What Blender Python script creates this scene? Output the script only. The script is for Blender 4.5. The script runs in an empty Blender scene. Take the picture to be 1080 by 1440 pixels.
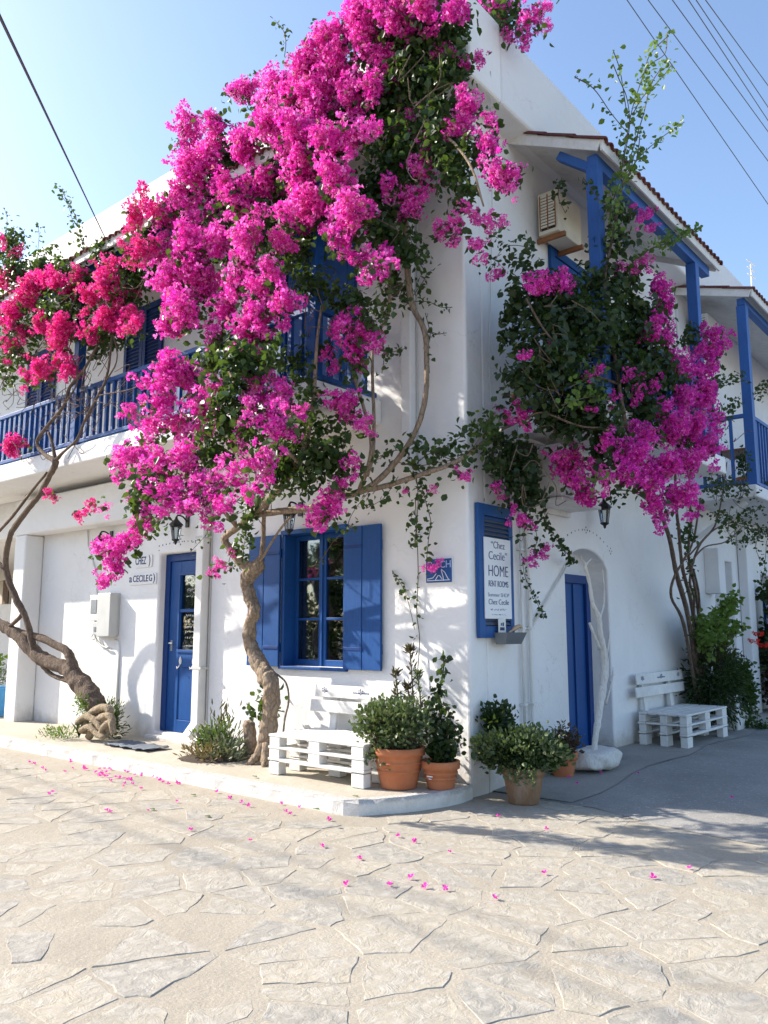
import bpy, bmesh, math, random
import numpy as np
from mathutils import Vector, Matrix
R = math.radians
rnd = random.Random(7)
nr = np.random.RandomState(11)
SC = bpy.context.scene
COL = SC.collection

# ------------------------------------------------------------------ camera
FPX = 1135.0
PITCH = math.atan(165 / FPX); HEAD = R(129.9)
CAM = np.array([4.23673, -6.30343, 1.5])
fw = np.array([math.cos(HEAD)*math.cos(PITCH), math.sin(HEAD)*math.cos(PITCH), math.sin(PITCH)])
rt = np.array([math.sin(HEAD), -math.cos(HEAD), 0.])
up = np.cross(rt, fw)
cd = bpy.data.cameras.new('camera'); cam = bpy.data.objects.new('camera', cd); COL.objects.link(cam)
cam.location = CAM
cam.rotation_euler = Matrix((rt, up, -fw)).transposed().to_euler()
cd.sensor_fit = 'VERTICAL'; cd.sensor_height = 24; cd.lens = 24*FPX/1440
cd.clip_start = .05; cd.clip_end = 2000
SC.camera = cam

# ------------------------------------------------------------------ light
SUN = Vector((1, .40, -.70)).normalized()          # direction the light travels
ELEV = math.asin(-SUN.z); AZ = math.atan2(-SUN.x, -SUN.y)
world = bpy.data.worlds.new("World"); SC.world = world; world.use_nodes = True
wn = world.node_tree; bg = wn.nodes['Background']
sky = wn.nodes.new('ShaderNodeTexSky'); sky.sky_type = 'NISHITA'; sky.sun_disc = False
sky.sun_elevation = ELEV; sky.sun_rotation = AZ; sky.altitude = 0
sky.air_density = 1.0; sky.dust_density = 1.3; sky.ozone_density = 2.0
wn.links.new(sky.outputs[0], bg.inputs[0]); bg.inputs[1].default_value = .15
sd = bpy.data.lights.new('sun', 'SUN'); sun = bpy.data.objects.new('sun', sd); COL.objects.link(sun)
sd.energy = 4.6; sd.angle = R(.53); sd.color = (1, .93, .82)
sun.rotation_euler = SUN.to_track_quat('-Z', 'Y').to_euler()
SC.view_settings.view_transform = 'Standard'; SC.view_settings.look = 'None'
SC.view_settings.gamma = 1; SC.view_settings.use_curve_mapping = False
SC.view_settings.exposure = 1.08

# ------------------------------------------------------------------ helpers
def at(px, py, ax, v):
    """the point of the plane ax = v seen at a pixel of the 1080 x 1440 photograph"""
    d = fw + rt*(px-540)/FPX - up*(py-720)/FPX
    i = 'xyz'.index(ax); t = (v-CAM[i])/d[i]
    return Vector(CAM + d*t)
def depth(p): return float((np.array(p)-CAM) @ fw)

def tag(o, label=None, cat=None, group=None, kind=None):
    if label: o['label'] = label
    if cat: o['category'] = cat
    if group: o['group'] = group
    if kind: o['kind'] = kind
    return o
def thing(name, loc, label, cat, group=None, rz=0):
    o = bpy.data.objects.new(name, None); COL.objects.link(o)
    o.location = loc; o.rotation_euler.z = rz; o.empty_display_size = .1
    return tag(o, label, cat, group)
def wpos(o):
    v = Vector((0, 0, 0))
    while o is not None:
        v = v + o.location; o = o.parent
    return v
def link(name, me, mat, parent=None, bev=0, smooth=None, seg=2):
    o = bpy.data.objects.new(name, me); COL.objects.link(o)
    if mat and not me.materials: me.materials.append(mat)
    if parent: o.parent = parent
    if bev:
        m = o.modifiers.new('b', 'BEVEL'); m.width = bev; m.segments = seg; m.limit_method = 'ANGLE'; m.angle_limit = R(40)
    return o
class MB:
    """collects geometry in WORLD coordinates, builds it as one object relative to its parent"""
    def __init__(s): s.v = []; s.f = []
    def add(s, vs, fs):
        n = len(s.v); s.v += [Vector(v) for v in vs]; s.f += [[n+i for i in f] for f in fs]; return s
    def box(s, a, b, rz=0, c=None):
        x0, y0, z0 = a; x1, y1, z1 = b
        vs = [Vector(p) for p in ((x0,y0,z0),(x1,y0,z0),(x1,y1,z0),(x0,y1,z0),(x0,y0,z1),(x1,y0,z1),(x1,y1,z1),(x0,y1,z1))]
        if rz:
            c = Vector(c) if c else Vector(((x0+x1)/2, (y0+y1)/2, 0)); M = Matrix.Rotation(rz, 3, 'Z')
            vs = [M @ (v-c) + c for v in vs]
        return s.add(vs, [(0,3,2,1),(4,5,6,7),(0,1,5,4),(1,2,6,5),(2,3,7,6),(3,0,4,7)])
    def beam(s, p, q, w, h, upv=(0,0,1)):
        p = Vector(p); q = Vector(q); d = (q-p).normalized(); r = d.cross(Vector(upv))
        if r.length < 1e-4: r = d.cross(Vector((1,0,0)))
        r.normalize(); u = r.cross(d)
        vs = [e + r*a*w/2 + u*b*h/2 for e in (p, q) for a, b in ((-1,-1),(1,-1),(1,1),(-1,1))]
        return s.add(vs, [(0,1,2,3),(7,6,5,4),(0,4,5,1),(1,5,6,2),(2,6,7,3),(3,7,4,0)])
    def tube(s, pts, rad, n=8, jit=0, cap=True, rg=None):
        pts = [Vector(p) for p in pts]; N = len(pts)
        rad = [rad]*N if not hasattr(rad, '__len__') else list(rad)
        rg = rg or rnd
        u = None; rings = []; base = len(s.v)
        for i in range(N):
            d = (pts[min(i+1, N-1)] - pts[max(i-1, 0)]).normalized()
            if u is None:
                u = d.cross(Vector((.3, .2, 1)));
                if u.length < .05: u = d.cross(Vector((1, 0, 0)))
            u = (u - d*u.dot(d)).normalized(); w = d.cross(u)
            for k in range(n):
                a = 2*math.pi*k/n; rr = rad[i]*(1+jit*rg.uniform(-1, 1))
                s.v.append(pts[i] + (u*math.cos(a)+w*math.sin(a))*rr)
        for i in range(N-1):
            for k in range(n):
                a = base+i*n+k; b = base+i*n+(k+1) % n
                s.f.append([a, b, b+n, a+n])
        if cap:
            s.f.append([base+k for k in range(n)][::-1]); s.f.append([base+(N-1)*n+k for k in range(n)])
        return s
    def lathe(s, c, prof, n=24, jit=0):
        c = Vector(c); base = len(s.v)
        for r, z in prof:
            for k in range(n):
                a = 2*math.pi*k/n; s.v.append(c + Vector((r*math.cos(a), r*math.sin(a), z)))
        for i in range(len(prof)-1):
            for k in range(n):
                a = base+i*n+k; b = base+i*n+(k+1) % n
                s.f.append([a, b, b+n, a+n])
        return s
    def prism(s, poly, z0, z1):
        n = len(poly)
        vs = [Vector((p[0], p[1], z0)) for p in poly] + [Vector((p[0], p[1], z1)) for p in poly]
        return s.add(vs, [list(range(n))[::-1], list(range(n, 2*n))] + [(i, (i+1) % n, (i+1) % n+n, i+n) for i in range(n)])
    def disc(s, c, nrm, r, n=8):
        c = Vector(c); q = Vector(nrm).to_track_quat('Z', 'Y')
        return s.add([c + q @ Vector((r*math.cos(2*math.pi*k/n), r*math.sin(2*math.pi*k/n), 0)) for k in range(n)], [list(range(n))])
    def mesh(s, name, o=Vector((0,0,0)), smooth=False):
        me = bpy.data.meshes.new(name); me.from_pydata([v-o for v in s.v], [], s.f)
        if smooth: me.shade_smooth()
        return me
    def build(s, name, mat, parent=None, bev=0, smooth=False, seg=2, origin=None):
        off = wpos(parent) if parent else Vector((0,0,0))
        org = Vector(origin) if origin else off
        me = s.mesh(name, org, smooth)
        bm = bmesh.new(); bm.from_mesh(me); bmesh.ops.recalc_face_normals(bm, faces=bm.faces); bm.to_mesh(me); bm.free()
        o = link(name, me, mat, parent, bev, seg=seg)
        if origin: o.location = org-off
        return o
def struct(o): o['kind'] = 'structure'; return o
def dup(root, loc=None, rz=None, label=None, parent=None):
    c = root.copy(); COL.objects.link(c)
    if loc is not None: c.location = loc
    if rz is not None: c.rotation_euler.z = rz
    if label: c['label'] = label
    if parent is not None: c.parent = parent
    for ch in root.children: dup(ch, parent=c)
    return c
def smooth_path(pts, n=6):
    """Catmull-Rom through the points"""
    P = [Vector(p) for p in pts]; P = [P[0]*2-P[1]] + P + [P[-1]*2-P[-2]]; out = []
    for i in range(1, len(P)-2):
        a, b, c, d = P[i-1:i+3]
        for k in range(n):
            t = k/n
            out.append(.5*((2*b) + (c-a)*t + (2*a-5*b+4*c-d)*t*t + (3*b-a-3*c+d)*t**3))
    out.append(P[-2]); return out
def interp(vals, n=6):
    out = []
    for i in range(len(vals)-1): out += [vals[i]+(vals[i+1]-vals[i])*k/n for k in range(n)]
    return out+[vals[-1]]

# ------------------------------------------------------------------ materials
class NT:
    def __init__(s, name):
        s.m = bpy.data.materials.new(name); s.m.use_nodes = True; s.t = s.m.node_tree
        s.b = s.t.nodes['Principled BSDF']; s.out = s.t.nodes['Material Output']
    def n(s, typ, **kw):
        nd = s.t.nodes.new(typ)
        for k, v in kw.items():
            if k in nd.inputs.keys(): nd.inputs[k].default_value = v
            else: setattr(nd, k, v)
        return nd
    def l(s, a, b): s.t.links.new(a, b)
    def co(s, obj=False):
        if obj: return s.n('ShaderNodeTexCoord').outputs['Object']
        return s.n('ShaderNodeNewGeometry').outputs['Position']
    def noise(s, scale, detail=4, rough=.6, co=None, stretch=None, dist=0):
        nz = s.n('ShaderNodeTexNoise', Scale=scale, Detail=detail, Roughness=rough, Distortion=dist)
        co = co or s.co()
        if stretch:
            mp = s.n('ShaderNodeMapping'); mp.inputs['Scale'].default_value = stretch; s.l(co, mp.inputs[0]); co = mp.outputs[0]
        s.l(co, nz.inputs['Vector']); return nz.outputs[0]
    def ramp(s, fac, stops):
        r = s.n('ShaderNodeValToRGB'); e = r.color_ramp.elements
        while len(e) < len(stops): e.new(.5)
        for i, (p, c) in enumerate(stops):
            e[i].position = p; e[i].color = (*c, 1) if hasattr(c, '__len__') else (c, c, c, 1)
        s.l(fac, r.inputs[0]); return r.outputs[0]
    def mix(s, fac, a, b):
        m = s.n('ShaderNodeMix', data_type='RGBA')
        for v, i in ((fac, 0), (a, 6), (b, 7)):
            if hasattr(v, 'is_linked') or hasattr(v, 'links'): s.l(v, m.inputs[i])
            elif hasattr(v, '__len__'): m.inputs[i].default_value = (*v, 1)
            else: m.inputs[i].default_value = v
        return m.outputs[2]
    def math(s, op, a, b=0, c=None):
        m = s.n('ShaderNodeMath', operation=op)
        for i, v in enumerate((a, b) if c is None else (a, b, c)):
            if hasattr(v, 'links'): s.l(v, m.inputs[i])
            else: m.inputs[i].default_value = v
        return m.outputs[0]
    def bump(s, h, strength=.3, dist=.01, prev=None):
        b = s.n('ShaderNodeBump', Strength=strength, Distance=dist); s.l(h, b.inputs['Height'])
        if prev: s.l(prev, b.inputs['Normal'])
        return b.outputs[0]
    def done(s, col=None, rough=.6, nrm=None, spec=None, metal=0):
        if col is not None:
            if hasattr(col, 'links'): s.l(col, s.b.inputs['Base Color'])
            else: s.b.inputs['Base Color'].default_value = (*col, 1)
        if hasattr(rough, 'links'): s.l(rough, s.b.inputs['Roughness'])
        else: s.b.inputs['Roughness'].default_value = rough
        if nrm: s.l(nrm, s.b.inputs['Normal'])
        if spec is not None: s.b.inputs['Specular IOR Level'].default_value = spec
        s.b.inputs['Metallic'].default_value = metal
        return s.m

def m_plaster(name, base=(.80,.79,.78), lo=(.70,.68,.65), dirt=.55, zd=.16):
    t = NT(name)
    big = t.noise(.7, 5, .6); c = t.mix(t.ramp(big, [(.35, 0), (.7, .7)]), base, tuple(x*.93 for x in base))
    streak = t.noise(2.2, 5, .65, stretch=(3, 3, .35)); c = t.mix(t.math('MULTIPLY', t.ramp(streak, [(.60, 0), (.82, 1)]), .28), c, lo)
    vo = t.n('ShaderNodeTexVoronoi', Scale=.9, feature='DISTANCE_TO_EDGE'); wv = t.n('ShaderNodeVectorMath', operation='ADD'); nzv = t.n('ShaderNodeTexNoise', Scale=3.0, Detail=6); t.l(t.co(), nzv.inputs['Vector'])
    t.l(t.co(), wv.inputs[0]); t.l(nzv.outputs[1], wv.inputs[1]); t.l(wv.outputs[0], vo.inputs['Vector'])
    crack = t.math('MULTIPLY', t.ramp(vo.outputs[0], [(0, 1), (.006, 0)]), t.ramp(t.noise(.8, 2), [(.50, 0), (.60, 1)]))
    c = t.mix(t.math('MULTIPLY', crack, .35), c, (.35,.32,.29))
    c = t.mix(t.math('MULTIPLY', t.ramp(t.noise(1.1, 3, .4, dist=1.5), [(.56, 0), (.585, 1)]), .16), c, tuple(x*.86 for x in base))
    # splashed dirt with a ragged upper edge close to the paving
    z = t.n('ShaderNodeSeparateXYZ'); t.l(t.co(), z.inputs[0])
    e = t.math('SUBTRACT', t.math('MULTIPLY', t.noise(5, 6, .7), .55), z.outputs[2]); e = t.math('ADD', e, zd)
    c = t.mix(t.math('MULTIPLY', t.ramp(e, [(.12, 0), (.34, 1)]), dirt), c, (.40,.33,.25))
    n1 = t.bump(t.noise(1.6, 3, .5), .7, .07); n2 = t.bump(t.noise(11, 5, .65, dist=.6), .5, .016, n1); n3 = t.bump(t.noise(120, 3, .7), .25, .003, n2)
    return t.done(c, .88, n3, .25)
M_wall = m_plaster('whitewashed plaster')
M_wall2 = m_plaster('cooler plaster', (.74,.74,.75))
M_jamb = m_plaster('cream plaster', (.72,.68,.61), dirt=.2)
def m_paint(name, col, fade=(.10,.22,.50), vertical=True, rough=.5, amt=.3, chips=True):
    t = NT(name)
    g = t.noise(9, 6, .65, stretch=(8, 8, .5) if vertical else None)
    c = t.mix(t.math('MULTIPLY', t.ramp(g, [(.45, 0), (.75, 1)]), amt), col, fade)
    c = t.mix(t.math('MULTIPLY', t.ramp(t.noise(1.3, 6, .7), [(.35, 0), (.7, 1)]), .45), c, tuple(x*.6 for x in col))
    c = t.mix(t.math('MULTIPLY', t.ramp(t.noise(40, 6, .8, stretch=(1,1,.15) if vertical else None), [(.52, 0), (.62, 1)]), .22), c, tuple(x*.5 for x in col))
    if chips: c = t.mix(t.math('MULTIPLY', t.ramp(t.noise(28, 5, .75), [(.70, 0), (.73, 1)]), .6), c, (.42,.44,.46))
    return t.done(c, t.math('ADD', t.math('MULTIPLY', g, .3), rough-.15), t.bump(g, .25, .004, t.bump(t.noise(60, 3, .6), .15, .002)), .22)
M_blue = m_paint('deep blue paint', (.010,.070,.25), (.03,.135,.36))
M_dblue = m_paint('darker blue paint', (.008,.042,.18), (.02,.08,.27), amt=.25)
M_pblue = m_paint('faded blue post paint', (.036,.115,.36), (.09,.20,.46))
M_sblue = m_paint('dusty sign blue', (.02,.09,.28), (.06,.16,.36))
M_lblue = m_paint('pale blue paint', (.06,.26,.55), (.15,.38,.60))
M_wwood = m_paint('white painted wood', (.78,.77,.74), (.62,.56,.48), vertical=False, rough=.65, amt=.5)
M_fascia = m_paint('weathered white fascia', (.74,.73,.71), (.45,.40,.34), vertical=False, rough=.7, amt=.45)
M_dwhite = m_paint('dead wood whitewash', (.72,.70,.66), (.36,.31,.25), vertical=True, rough=.85, amt=.75)
def m_simple(name, col, rough=.5, metal=0, var=.15, bs=30, bstr=.1):
    t = NT(name); g = t.noise(4, 5, .6)
    c = t.mix(t.math('MULTIPLY', g, 1), tuple(x*(1-var) for x in col), tuple(min(1, x*(1+var)) for x in col))
    return t.done(c, rough, t.bump(t.noise(bs, 3, .6), bstr, .003), None, metal)
M_black = m_simple('black iron', (.015,.015,.016), .5, .3)
M_grey = m_simple('meter grey plastic', (.50,.50,.48), .55)
M_lgrey = m_simple('pale pvc', (.70,.69,.66), .5)
M_zinc = m_simple('zinc', (.22,.24,.26), .5, .7, .3)
M_cable = m_simple('cable', (.035,.035,.04), .6)
M_acc = m_simple('aged appliance casing', (.66,.60,.48), .55, 0, .2)
M_acw = m_simple('white appliance casing', (.68,.68,.66), .5, 0, .1)
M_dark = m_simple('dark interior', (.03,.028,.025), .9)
M_brown = m_simple('varnished wood', (.20,.09,.035), .5, 0, .3)
M_paddle = m_simple('pale bare wood', (.50,.34,.20), .6)
M_cloth = m_simple('linen', (.52,.48,.41), .95, 0, .2)
M_rag = m_simple('slate cloth', (.13,.15,.18), .95, 0, .5, 60, .6)
M_ink = m_simple('dark blue lettering', (.010,.03,.13), .6)
M_ink2 = m_simple('grey blue lettering', (.16,.20,.30), .6)
M_chalk = m_simple('white lettering', (.75,.75,.75), .6)
M_soil = m_simple('soil', (.05,.035,.025), 1, 0, .4, 60, .8)
M_rust = m_simple('rust', (.28,.12,.05), .9, 0, .4)
def m_tile():
    t = NT('roof tile clay'); oi = t.n('ShaderNodeObjectInfo')
    c = t.ramp(oi.outputs['Random'], [(0, (.085,.018,.016)), (.5, (.12,.028,.024)), (1, (.15,.055,.042))])
    c = t.mix(t.ramp(t.noise(12, 5, .7), [(.5, 0), (.7, .6)]), c, (.10,.07,.06))
    return t.done(c, .85, t.bump(t.noise(50, 4, .6), .3, .004))
M_tile = m_tile()
def m_terra(name, a, b):
    t = NT(name); g = t.noise(5, 6, .65)
    c = t.mix(t.ramp(g, [(.35, 0), (.7, 1)]), a, b)
    c = t.mix(t.math('MULTIPLY', t.ramp(t.noise(3, 6, .7, stretch=(1, 1, .4)), [(.55, 0), (.75, 1)]), .45), c, (.50,.44,.38))
    c = t.mix(t.math('MULTIPLY', t.ramp(t.noise(40, 4, .7), [(.62, 0), (.72, 1)]), .3), c, tuple(x*.5 for x in a))
    return t.done(c, .85, t.bump(t.noise(70, 4, .6), .3, .003, t.bump(t.noise(6, 3), .3, .01)))
M_terra = m_terra('terracotta', (.42,.135,.055), (.52,.20,.09))
M_terra2 = m_terra('mossy terracotta', (.20,.105,.05), (.27,.16,.085))
def m_bark(name, a, b, s=1):
    t = NT(name); co = t.co(True)
    g = t.noise(14*s, 8, .7, co=co, stretch=(1, 1, .35), dist=.6)
    v = t.n('ShaderNodeTexVoronoi', Scale=22*s, feature='DISTANCE_TO_EDGE'); mp = t.n('ShaderNodeMapping'); mp.inputs['Scale'].default_value = (1, 1, .4)
    t.l(co, mp.inputs[0]); t.l(mp.outputs[0], v.inputs['Vector'])
    c = t.mix(t.ramp(g, [(.3, 0), (.7, 1)]), a, b)
    c = t.mix(t.ramp(v.outputs[0], [(0, .55), (.12, 0)]), c, tuple(x*.45 for x in a))
    return t.done(c, .92, t.bump(v.outputs[0], .8, .02, t.bump(t.noise(60*s, 5, .75, co=co, stretch=(1,1,.3)), .6, .008, t.bump(g, 1.0, .035))), .2)
M_bark = m_bark('pale grey brown bark', (.24,.175,.12), (.42,.33,.245))
M_bark2 = m_bark('brown bark', (.12,.085,.065), (.23,.17,.13), 1.4)
M_rope = m_bark('dry twisted root', (.34,.26,.17), (.46,.37,.26), 2)
M_stem = m_simple('green brown stem', (.10,.085,.045), .8, 0, .3)
def m_leaf(name, a, b, c2, trans=.35, rough=.42):
    t = NT(name); at_ = t.n('ShaderNodeAttribute', attribute_name='rnd'); oi = t.n('ShaderNodeObjectInfo')
    r = at_.outputs['Fac']
    c = t.ramp(r, [(0, a), (.55, b), (.93, b), (1, c2)])
    c = t.mix(t.math('MULTIPLY', t.noise(1.6, 3, .5), .8), c, a)
    t.done(c, rough, None, .4)
    tr = t.n('ShaderNodeBsdfTranslucent'); t.l(t.mix(.5, c, (.14, .22, .02)), tr.inputs[0])
    mx = t.n('ShaderNodeMixShader', Fac=trans); t.l(t.b.outputs[0], mx.inputs[1]); t.l(tr.outputs[0], mx.inputs[2]); t.l(mx.outputs[0], t.out.inputs[0])
    return t.m
M_leaf = m_leaf('bougainvillea leaf', (.022,.050,.016), (.050,.105,.024), (.20,.28,.04))
M_leafy = m_leaf('young yellow green leaf', (.09,.16,.03), (.16,.26,.05), (.34,.36,.10), .45)
M_leafd = m_leaf('dark evergreen leaf', (.016,.034,.014), (.034,.068,.022), (.09,.14,.035))
M_leafo = m_leaf('olive shrub leaf', (.07,.10,.04), (.16,.21,.09), (.48,.50,.34), .25)
M_leafb = m_leaf('bronze leaf', (.06,.03,.03), (.11,.06,.045), (.16,.17,.08), .25)
M_succ = m_leaf('succulent leaf', (.10,.13,.07), (.22,.25,.14), (.42,.33,.18), .15)
def m_petal(name, a, b, hi, trans=.42):
    t = NT(name); at_ = t.n('ShaderNodeAttribute', attribute_name='rnd'); oi = t.n('ShaderNodeObjectInfo')
    f = t.math('ADD', t.math('MULTIPLY', at_.outputs['Fac'], .65), t.math('MULTIPLY', t.noise(1.1, 3, .5), .5))
    c = t.ramp(f, [(.15, a), (.55, b), (.9, hi)])
    c = t.mix(t.math('MULTIPLY', t.math('LESS_THAN', at_.outputs['Fac'], .045), .7), c, (.42,.20,.16))
    w = t.math('GREATER_THAN', at_.outputs['Fac'], 1.5); c = t.mix(w, c, (.85,.75,.72))
    t.done(c, .6, None, .25)
    tr = t.n('ShaderNodeBsdfTranslucent'); t.l(c, tr.inputs[0])
    mx = t.n('ShaderNodeMixShader', Fac=trans); t.l(t.b.outputs[0], mx.inputs[1]); t.l(tr.outputs[0], mx.inputs[2]); t.l(mx.outputs[0], t.out.inputs[0])
    return t.m
M_mag = m_petal('magenta bracts', (.60,.014,.36), (.86,.045,.52), (.98,.26,.72))
M_red = m_petal('crimson bracts', (.62,.008,.17), (.86,.022,.32), (.97,.14,.50))
M_mag2 = m_petal('purple magenta bracts', (.52,.012,.34), (.80,.035,.50), (.95,.18,.66))
M_redp = m_petal('red blossom', (.6,.01,.01), (.75,.02,.02), (.8,.06,.04))
def m_glass():
    t = NT('window glass'); t.t.nodes.remove(t.b)
    g = t.n('ShaderNodeBsdfGlossy', Roughness=.02); g.inputs[0].default_value = (.9,.95,1,1)
    tr = t.n('ShaderNodeBsdfTransparent'); tr.inputs[0].default_value = (.75,.78,.78,1)
    fr = t.n('ShaderNodeFresnel', IOR=1.6); mx = t.n('ShaderNodeMixShader')
    t.l(t.math('ADD', t.math('MULTIPLY', fr.outputs[0], .9), .02), mx.inputs[0]); t.l(tr.outputs[0], mx.inputs[1]); t.l(g.outputs[0], mx.inputs[2]); t.l(mx.outputs[0], t.out.inputs[0])
    return t.m
M_glass = m_glass()
def m_ground(name, a, b, grit=180, big=.5, fleck=None, bump=.5):
    t = NT(name)
    c = t.mix(t.ramp(t.noise(big, 6, .65), [(.35, 0), (.65, 1)]), a, b)
    c = t.mix(t.math('MULTIPLY', t.ramp(t.noise(grit, 3, .7), [(.35, 1), (.6, 0)]), .35), c, tuple(x*.55 for x in a))
    c = t.mix(t.math('MULTIPLY', t.ramp(t.noise(7, 6, .7), [(.55, 0), (.8, 1)]), .4), c, tuple(x*.7 for x in b))
    if fleck: c = t.mix(t.ramp(t.noise(grit*.8, 2, .5), [(.66, 0), (.70, 1)]), c, fleck)
    return t.done(c, .95, t.bump(t.noise(grit, 4, .7), bump, .004, t.bump(t.noise(9, 4, .6), .5, .02)), .2)
M_mortar = m_ground('sandy mortar', (.345,.305,.245), (.415,.37,.30), 75, .8, (.48,.44,.38), 1.0)
M_lane = m_ground('grey lane concrete', (.26,.25,.235), (.37,.355,.33), 55, .9, (.50,.49,.47), 1.0)
M_pave = m_ground('pavement cement', (.43,.385,.31), (.52,.47,.39), 60, 1.2, None, .35)
M_strip = m_ground('worn cement strip', (.29,.275,.25), (.39,.37,.335), 55, 1.0, None, .5)
def m_kerb():
    t = NT('whitewashed kerb'); sp = t.n('ShaderNodeSeparateXYZ'); t.l(t.co(), sp.inputs[0])
    edge_ = t.ramp(t.math('ADD', t.math('MULTIPLY', t.noise(9, 7, .75), .10), sp.outputs[2]), [(.135, 0), (.16, 1)])
    c = t.mix(t.math('MULTIPLY', edge_, .8), (.72,.70,.66), (.40,.385,.36))
    c = t.mix(t.ramp(t.noise(60, 5, .75), [(.48, 0), (.62, .75)]), c, (.66,.63,.58))
    c = t.mix(t.math('MULTIPLY', t.ramp(t.noise(4, 6, .7), [(.5, 0), (.7, 1)]), .5), c, (.50,.44,.36))
    return t.done(c, .92, t.bump(t.noise(45, 6, .75), .9, .012, t.bump(t.noise(7, 4), .5, .03)), .2)
M_kerb = m_kerb()
M_hill = m_ground('dry hillside', (.28,.24,.18), (.20,.19,.14), 5, .3)
def m_stone(name, ramp):
    t = NT(name); oi = t.n('ShaderNodeObjectInfo'); at_ = t.n('ShaderNodeAttribute', attribute_name='rnd')
    f = t.math('ADD', oi.outputs['Random'], at_.outputs['Fac']); f = t.math('FRACT', f)
    c = t.ramp(f, ramp)
    c = t.mix(t.ramp(t.noise(9, 7, .7, dist=.5), [(.44, 0), (.58, .6)]), c, (.40,.365,.305))
    c = t.mix(t.math('MULTIPLY', t.ramp(t.noise(2.5, 5, .6), [(.5, 0), (.75, 1)]), .45), c, (.31,.295,.27))
    c = t.mix(t.math('MULTIPLY', t.ramp(t.noise(15, 3, .5), [(.50, 0), (.60, 1)]), .4), c, (.47,.44,.39))
    c = t.mix(t.math('MULTIPLY', t.ramp(t.noise(140, 3, .6), [(.33, 1), (.45, 0)]), .4), c, (.25,.24,.22))
    return t.done(c, .85, t.bump(t.noise(55, 5, .7), .5, .005, t.bump(t.noise(9, 6, .7, dist=.8), .8, .02)), .3)
M_stone = m_stone('flagstone', [(0, (.335,.305,.25)), (.3, (.385,.34,.265)), (.55, (.35,.315,.26)), (.8, (.28,.265,.235)), (1, (.40,.35,.27))])
M_rub = m_stone('ochre rubble', [(0, (.34,.24,.13)), (.5, (.42,.32,.19)), (1, (.30,.22,.14))])

# ------------------------------------------------------------------ ground
ground = struct(MB().add([(-400,-400,0),(400,-400,0),(400,400,0),(-400,400,0)], [(0,1,2,3)]).build('ground', M_mortar))
# lane of grey concrete beside the house, rising a little from the square
lane_pts = []
xs = [0.02,.5,.95,1.0,1.6,2.3,3.2,4.5,6,9]
ys = [.28,.7,1.1,1.6,2.1,2.7,3.5,5,8,14,40]
def lane_z(y): return .004 + .095*min(1, max(0, (y-.3)/2.3))
mb = MB(); g = {}
for j, y in enumerate(ys):
    for i, x in enumerate(xs):
        yy = y + (.16*math.sin(x*2.1)+.10*math.sin(x*5.3+1)-.10*x if j == 0 else 0)
        g[i, j] = len(mb.v); mb.v.append(Vector((x-(.1 if i == 0 else 0), yy, lane_z(y))))
for j in range(len(ys)-1):
    for i in range(len(xs)-1): mb.f.append([g[i,j], g[i+1,j], g[i+1,j+1], g[i,j+1]])
struct(mb.build('road', M_lane))
mb = MB(); prev = None
for k in range(30):                                    # lighter cement strip along the foot of the wall
    y = .35+k*.45; w = .80+.06*math.sin(k*1.3)
    a = (-.05, y, lane_z(y)+.006); b = (w, y, lane_z(y)+.006)
    n = len(mb.v); mb.v += [Vector(a), Vector(b)]
    if prev is not None: mb.f.append([prev, prev+1, n+1, n])
    prev = n
struct(mb.build('cement_strip', M_strip))
# raised pavement along the left front with its whitewashed kerb
PZ = .12
edge = [(-30,-1.27), (-14,-1.25), (-8,-1.24), (-6,-1.25), (-4,-1.24), (-2.2,-1.25), (-.9,-1.25), (-.42,-1.26), (-.30,-1.20), (-.10,-.86), (.02,-.55), (.06,-.25), (.03,-.04)]
inner = []
for i, p in enumerate(edge):
    a = Vector(edge[max(0, i-1)]); b = Vector(edge[min(len(edge)-1, i+1)]); d = (b-a).normalized()
    inner.append(Vector(p) + Vector((-d.y, d.x))*.11)
mb = MB().prism([tuple(p) for p in inner] + [(-.06,.1), (-30,.1)], -.05, PZ-.004)
# far left: pavement runs on under the house
pv = struct(mb.build('pavement', M_pave)); 
struct(MB().box((-30,.1,-.05), (-8.0,9,PZ-.012)).build('passage_floor', M_pave))
def resample(poly, step):
    out = []
    for a, b in zip(poly[:-1], poly[1:]):
        a = Vector(a); b = Vector(b); n = max(1, int((b-a).length/step))
        out += [a.lerp(b, k/n) for k in range(n)]
    return out+[Vector(poly[-1])]
mb = MB(); prev = None
for i, p in enumerate(resample(edge, .12)):
    if p.x < -14: continue
    q = min(range(len(edge)-1), key=lambda k: min((Vector(edge[k])-p).length, 9)+0)
    # normal from neighbouring samples
    pts = resample(edge, .12); j = i; a = pts[max(0, j-1)]; b = pts[min(len(pts)-1, j+1)]; d = (b-a).normalized(); nn = Vector((-d.y, d.x))
    w = .014*rnd.uniform(-1, 1); z = PZ + .007*rnd.uniform(-1, 1); c = .014+.026*rnd.random()**2
    row = [p+nn*(.0+w*.4), p+nn*(.004+w), p+nn*(c+w*.5), p+nn*(.12)]
    zz = [-.05, z-c, z+.002, PZ+.001]
    n = len(mb.v); mb.v += [Vector((r.x, r.y, h)) for r, h in zip(row, zz)]
    if prev is not None: mb.f += [[prev+k, n+k, n+k+1, prev+k+1] for k in range(3)]
    prev = n
struct(mb.build('kerb', M_kerb, smooth=False))

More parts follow.
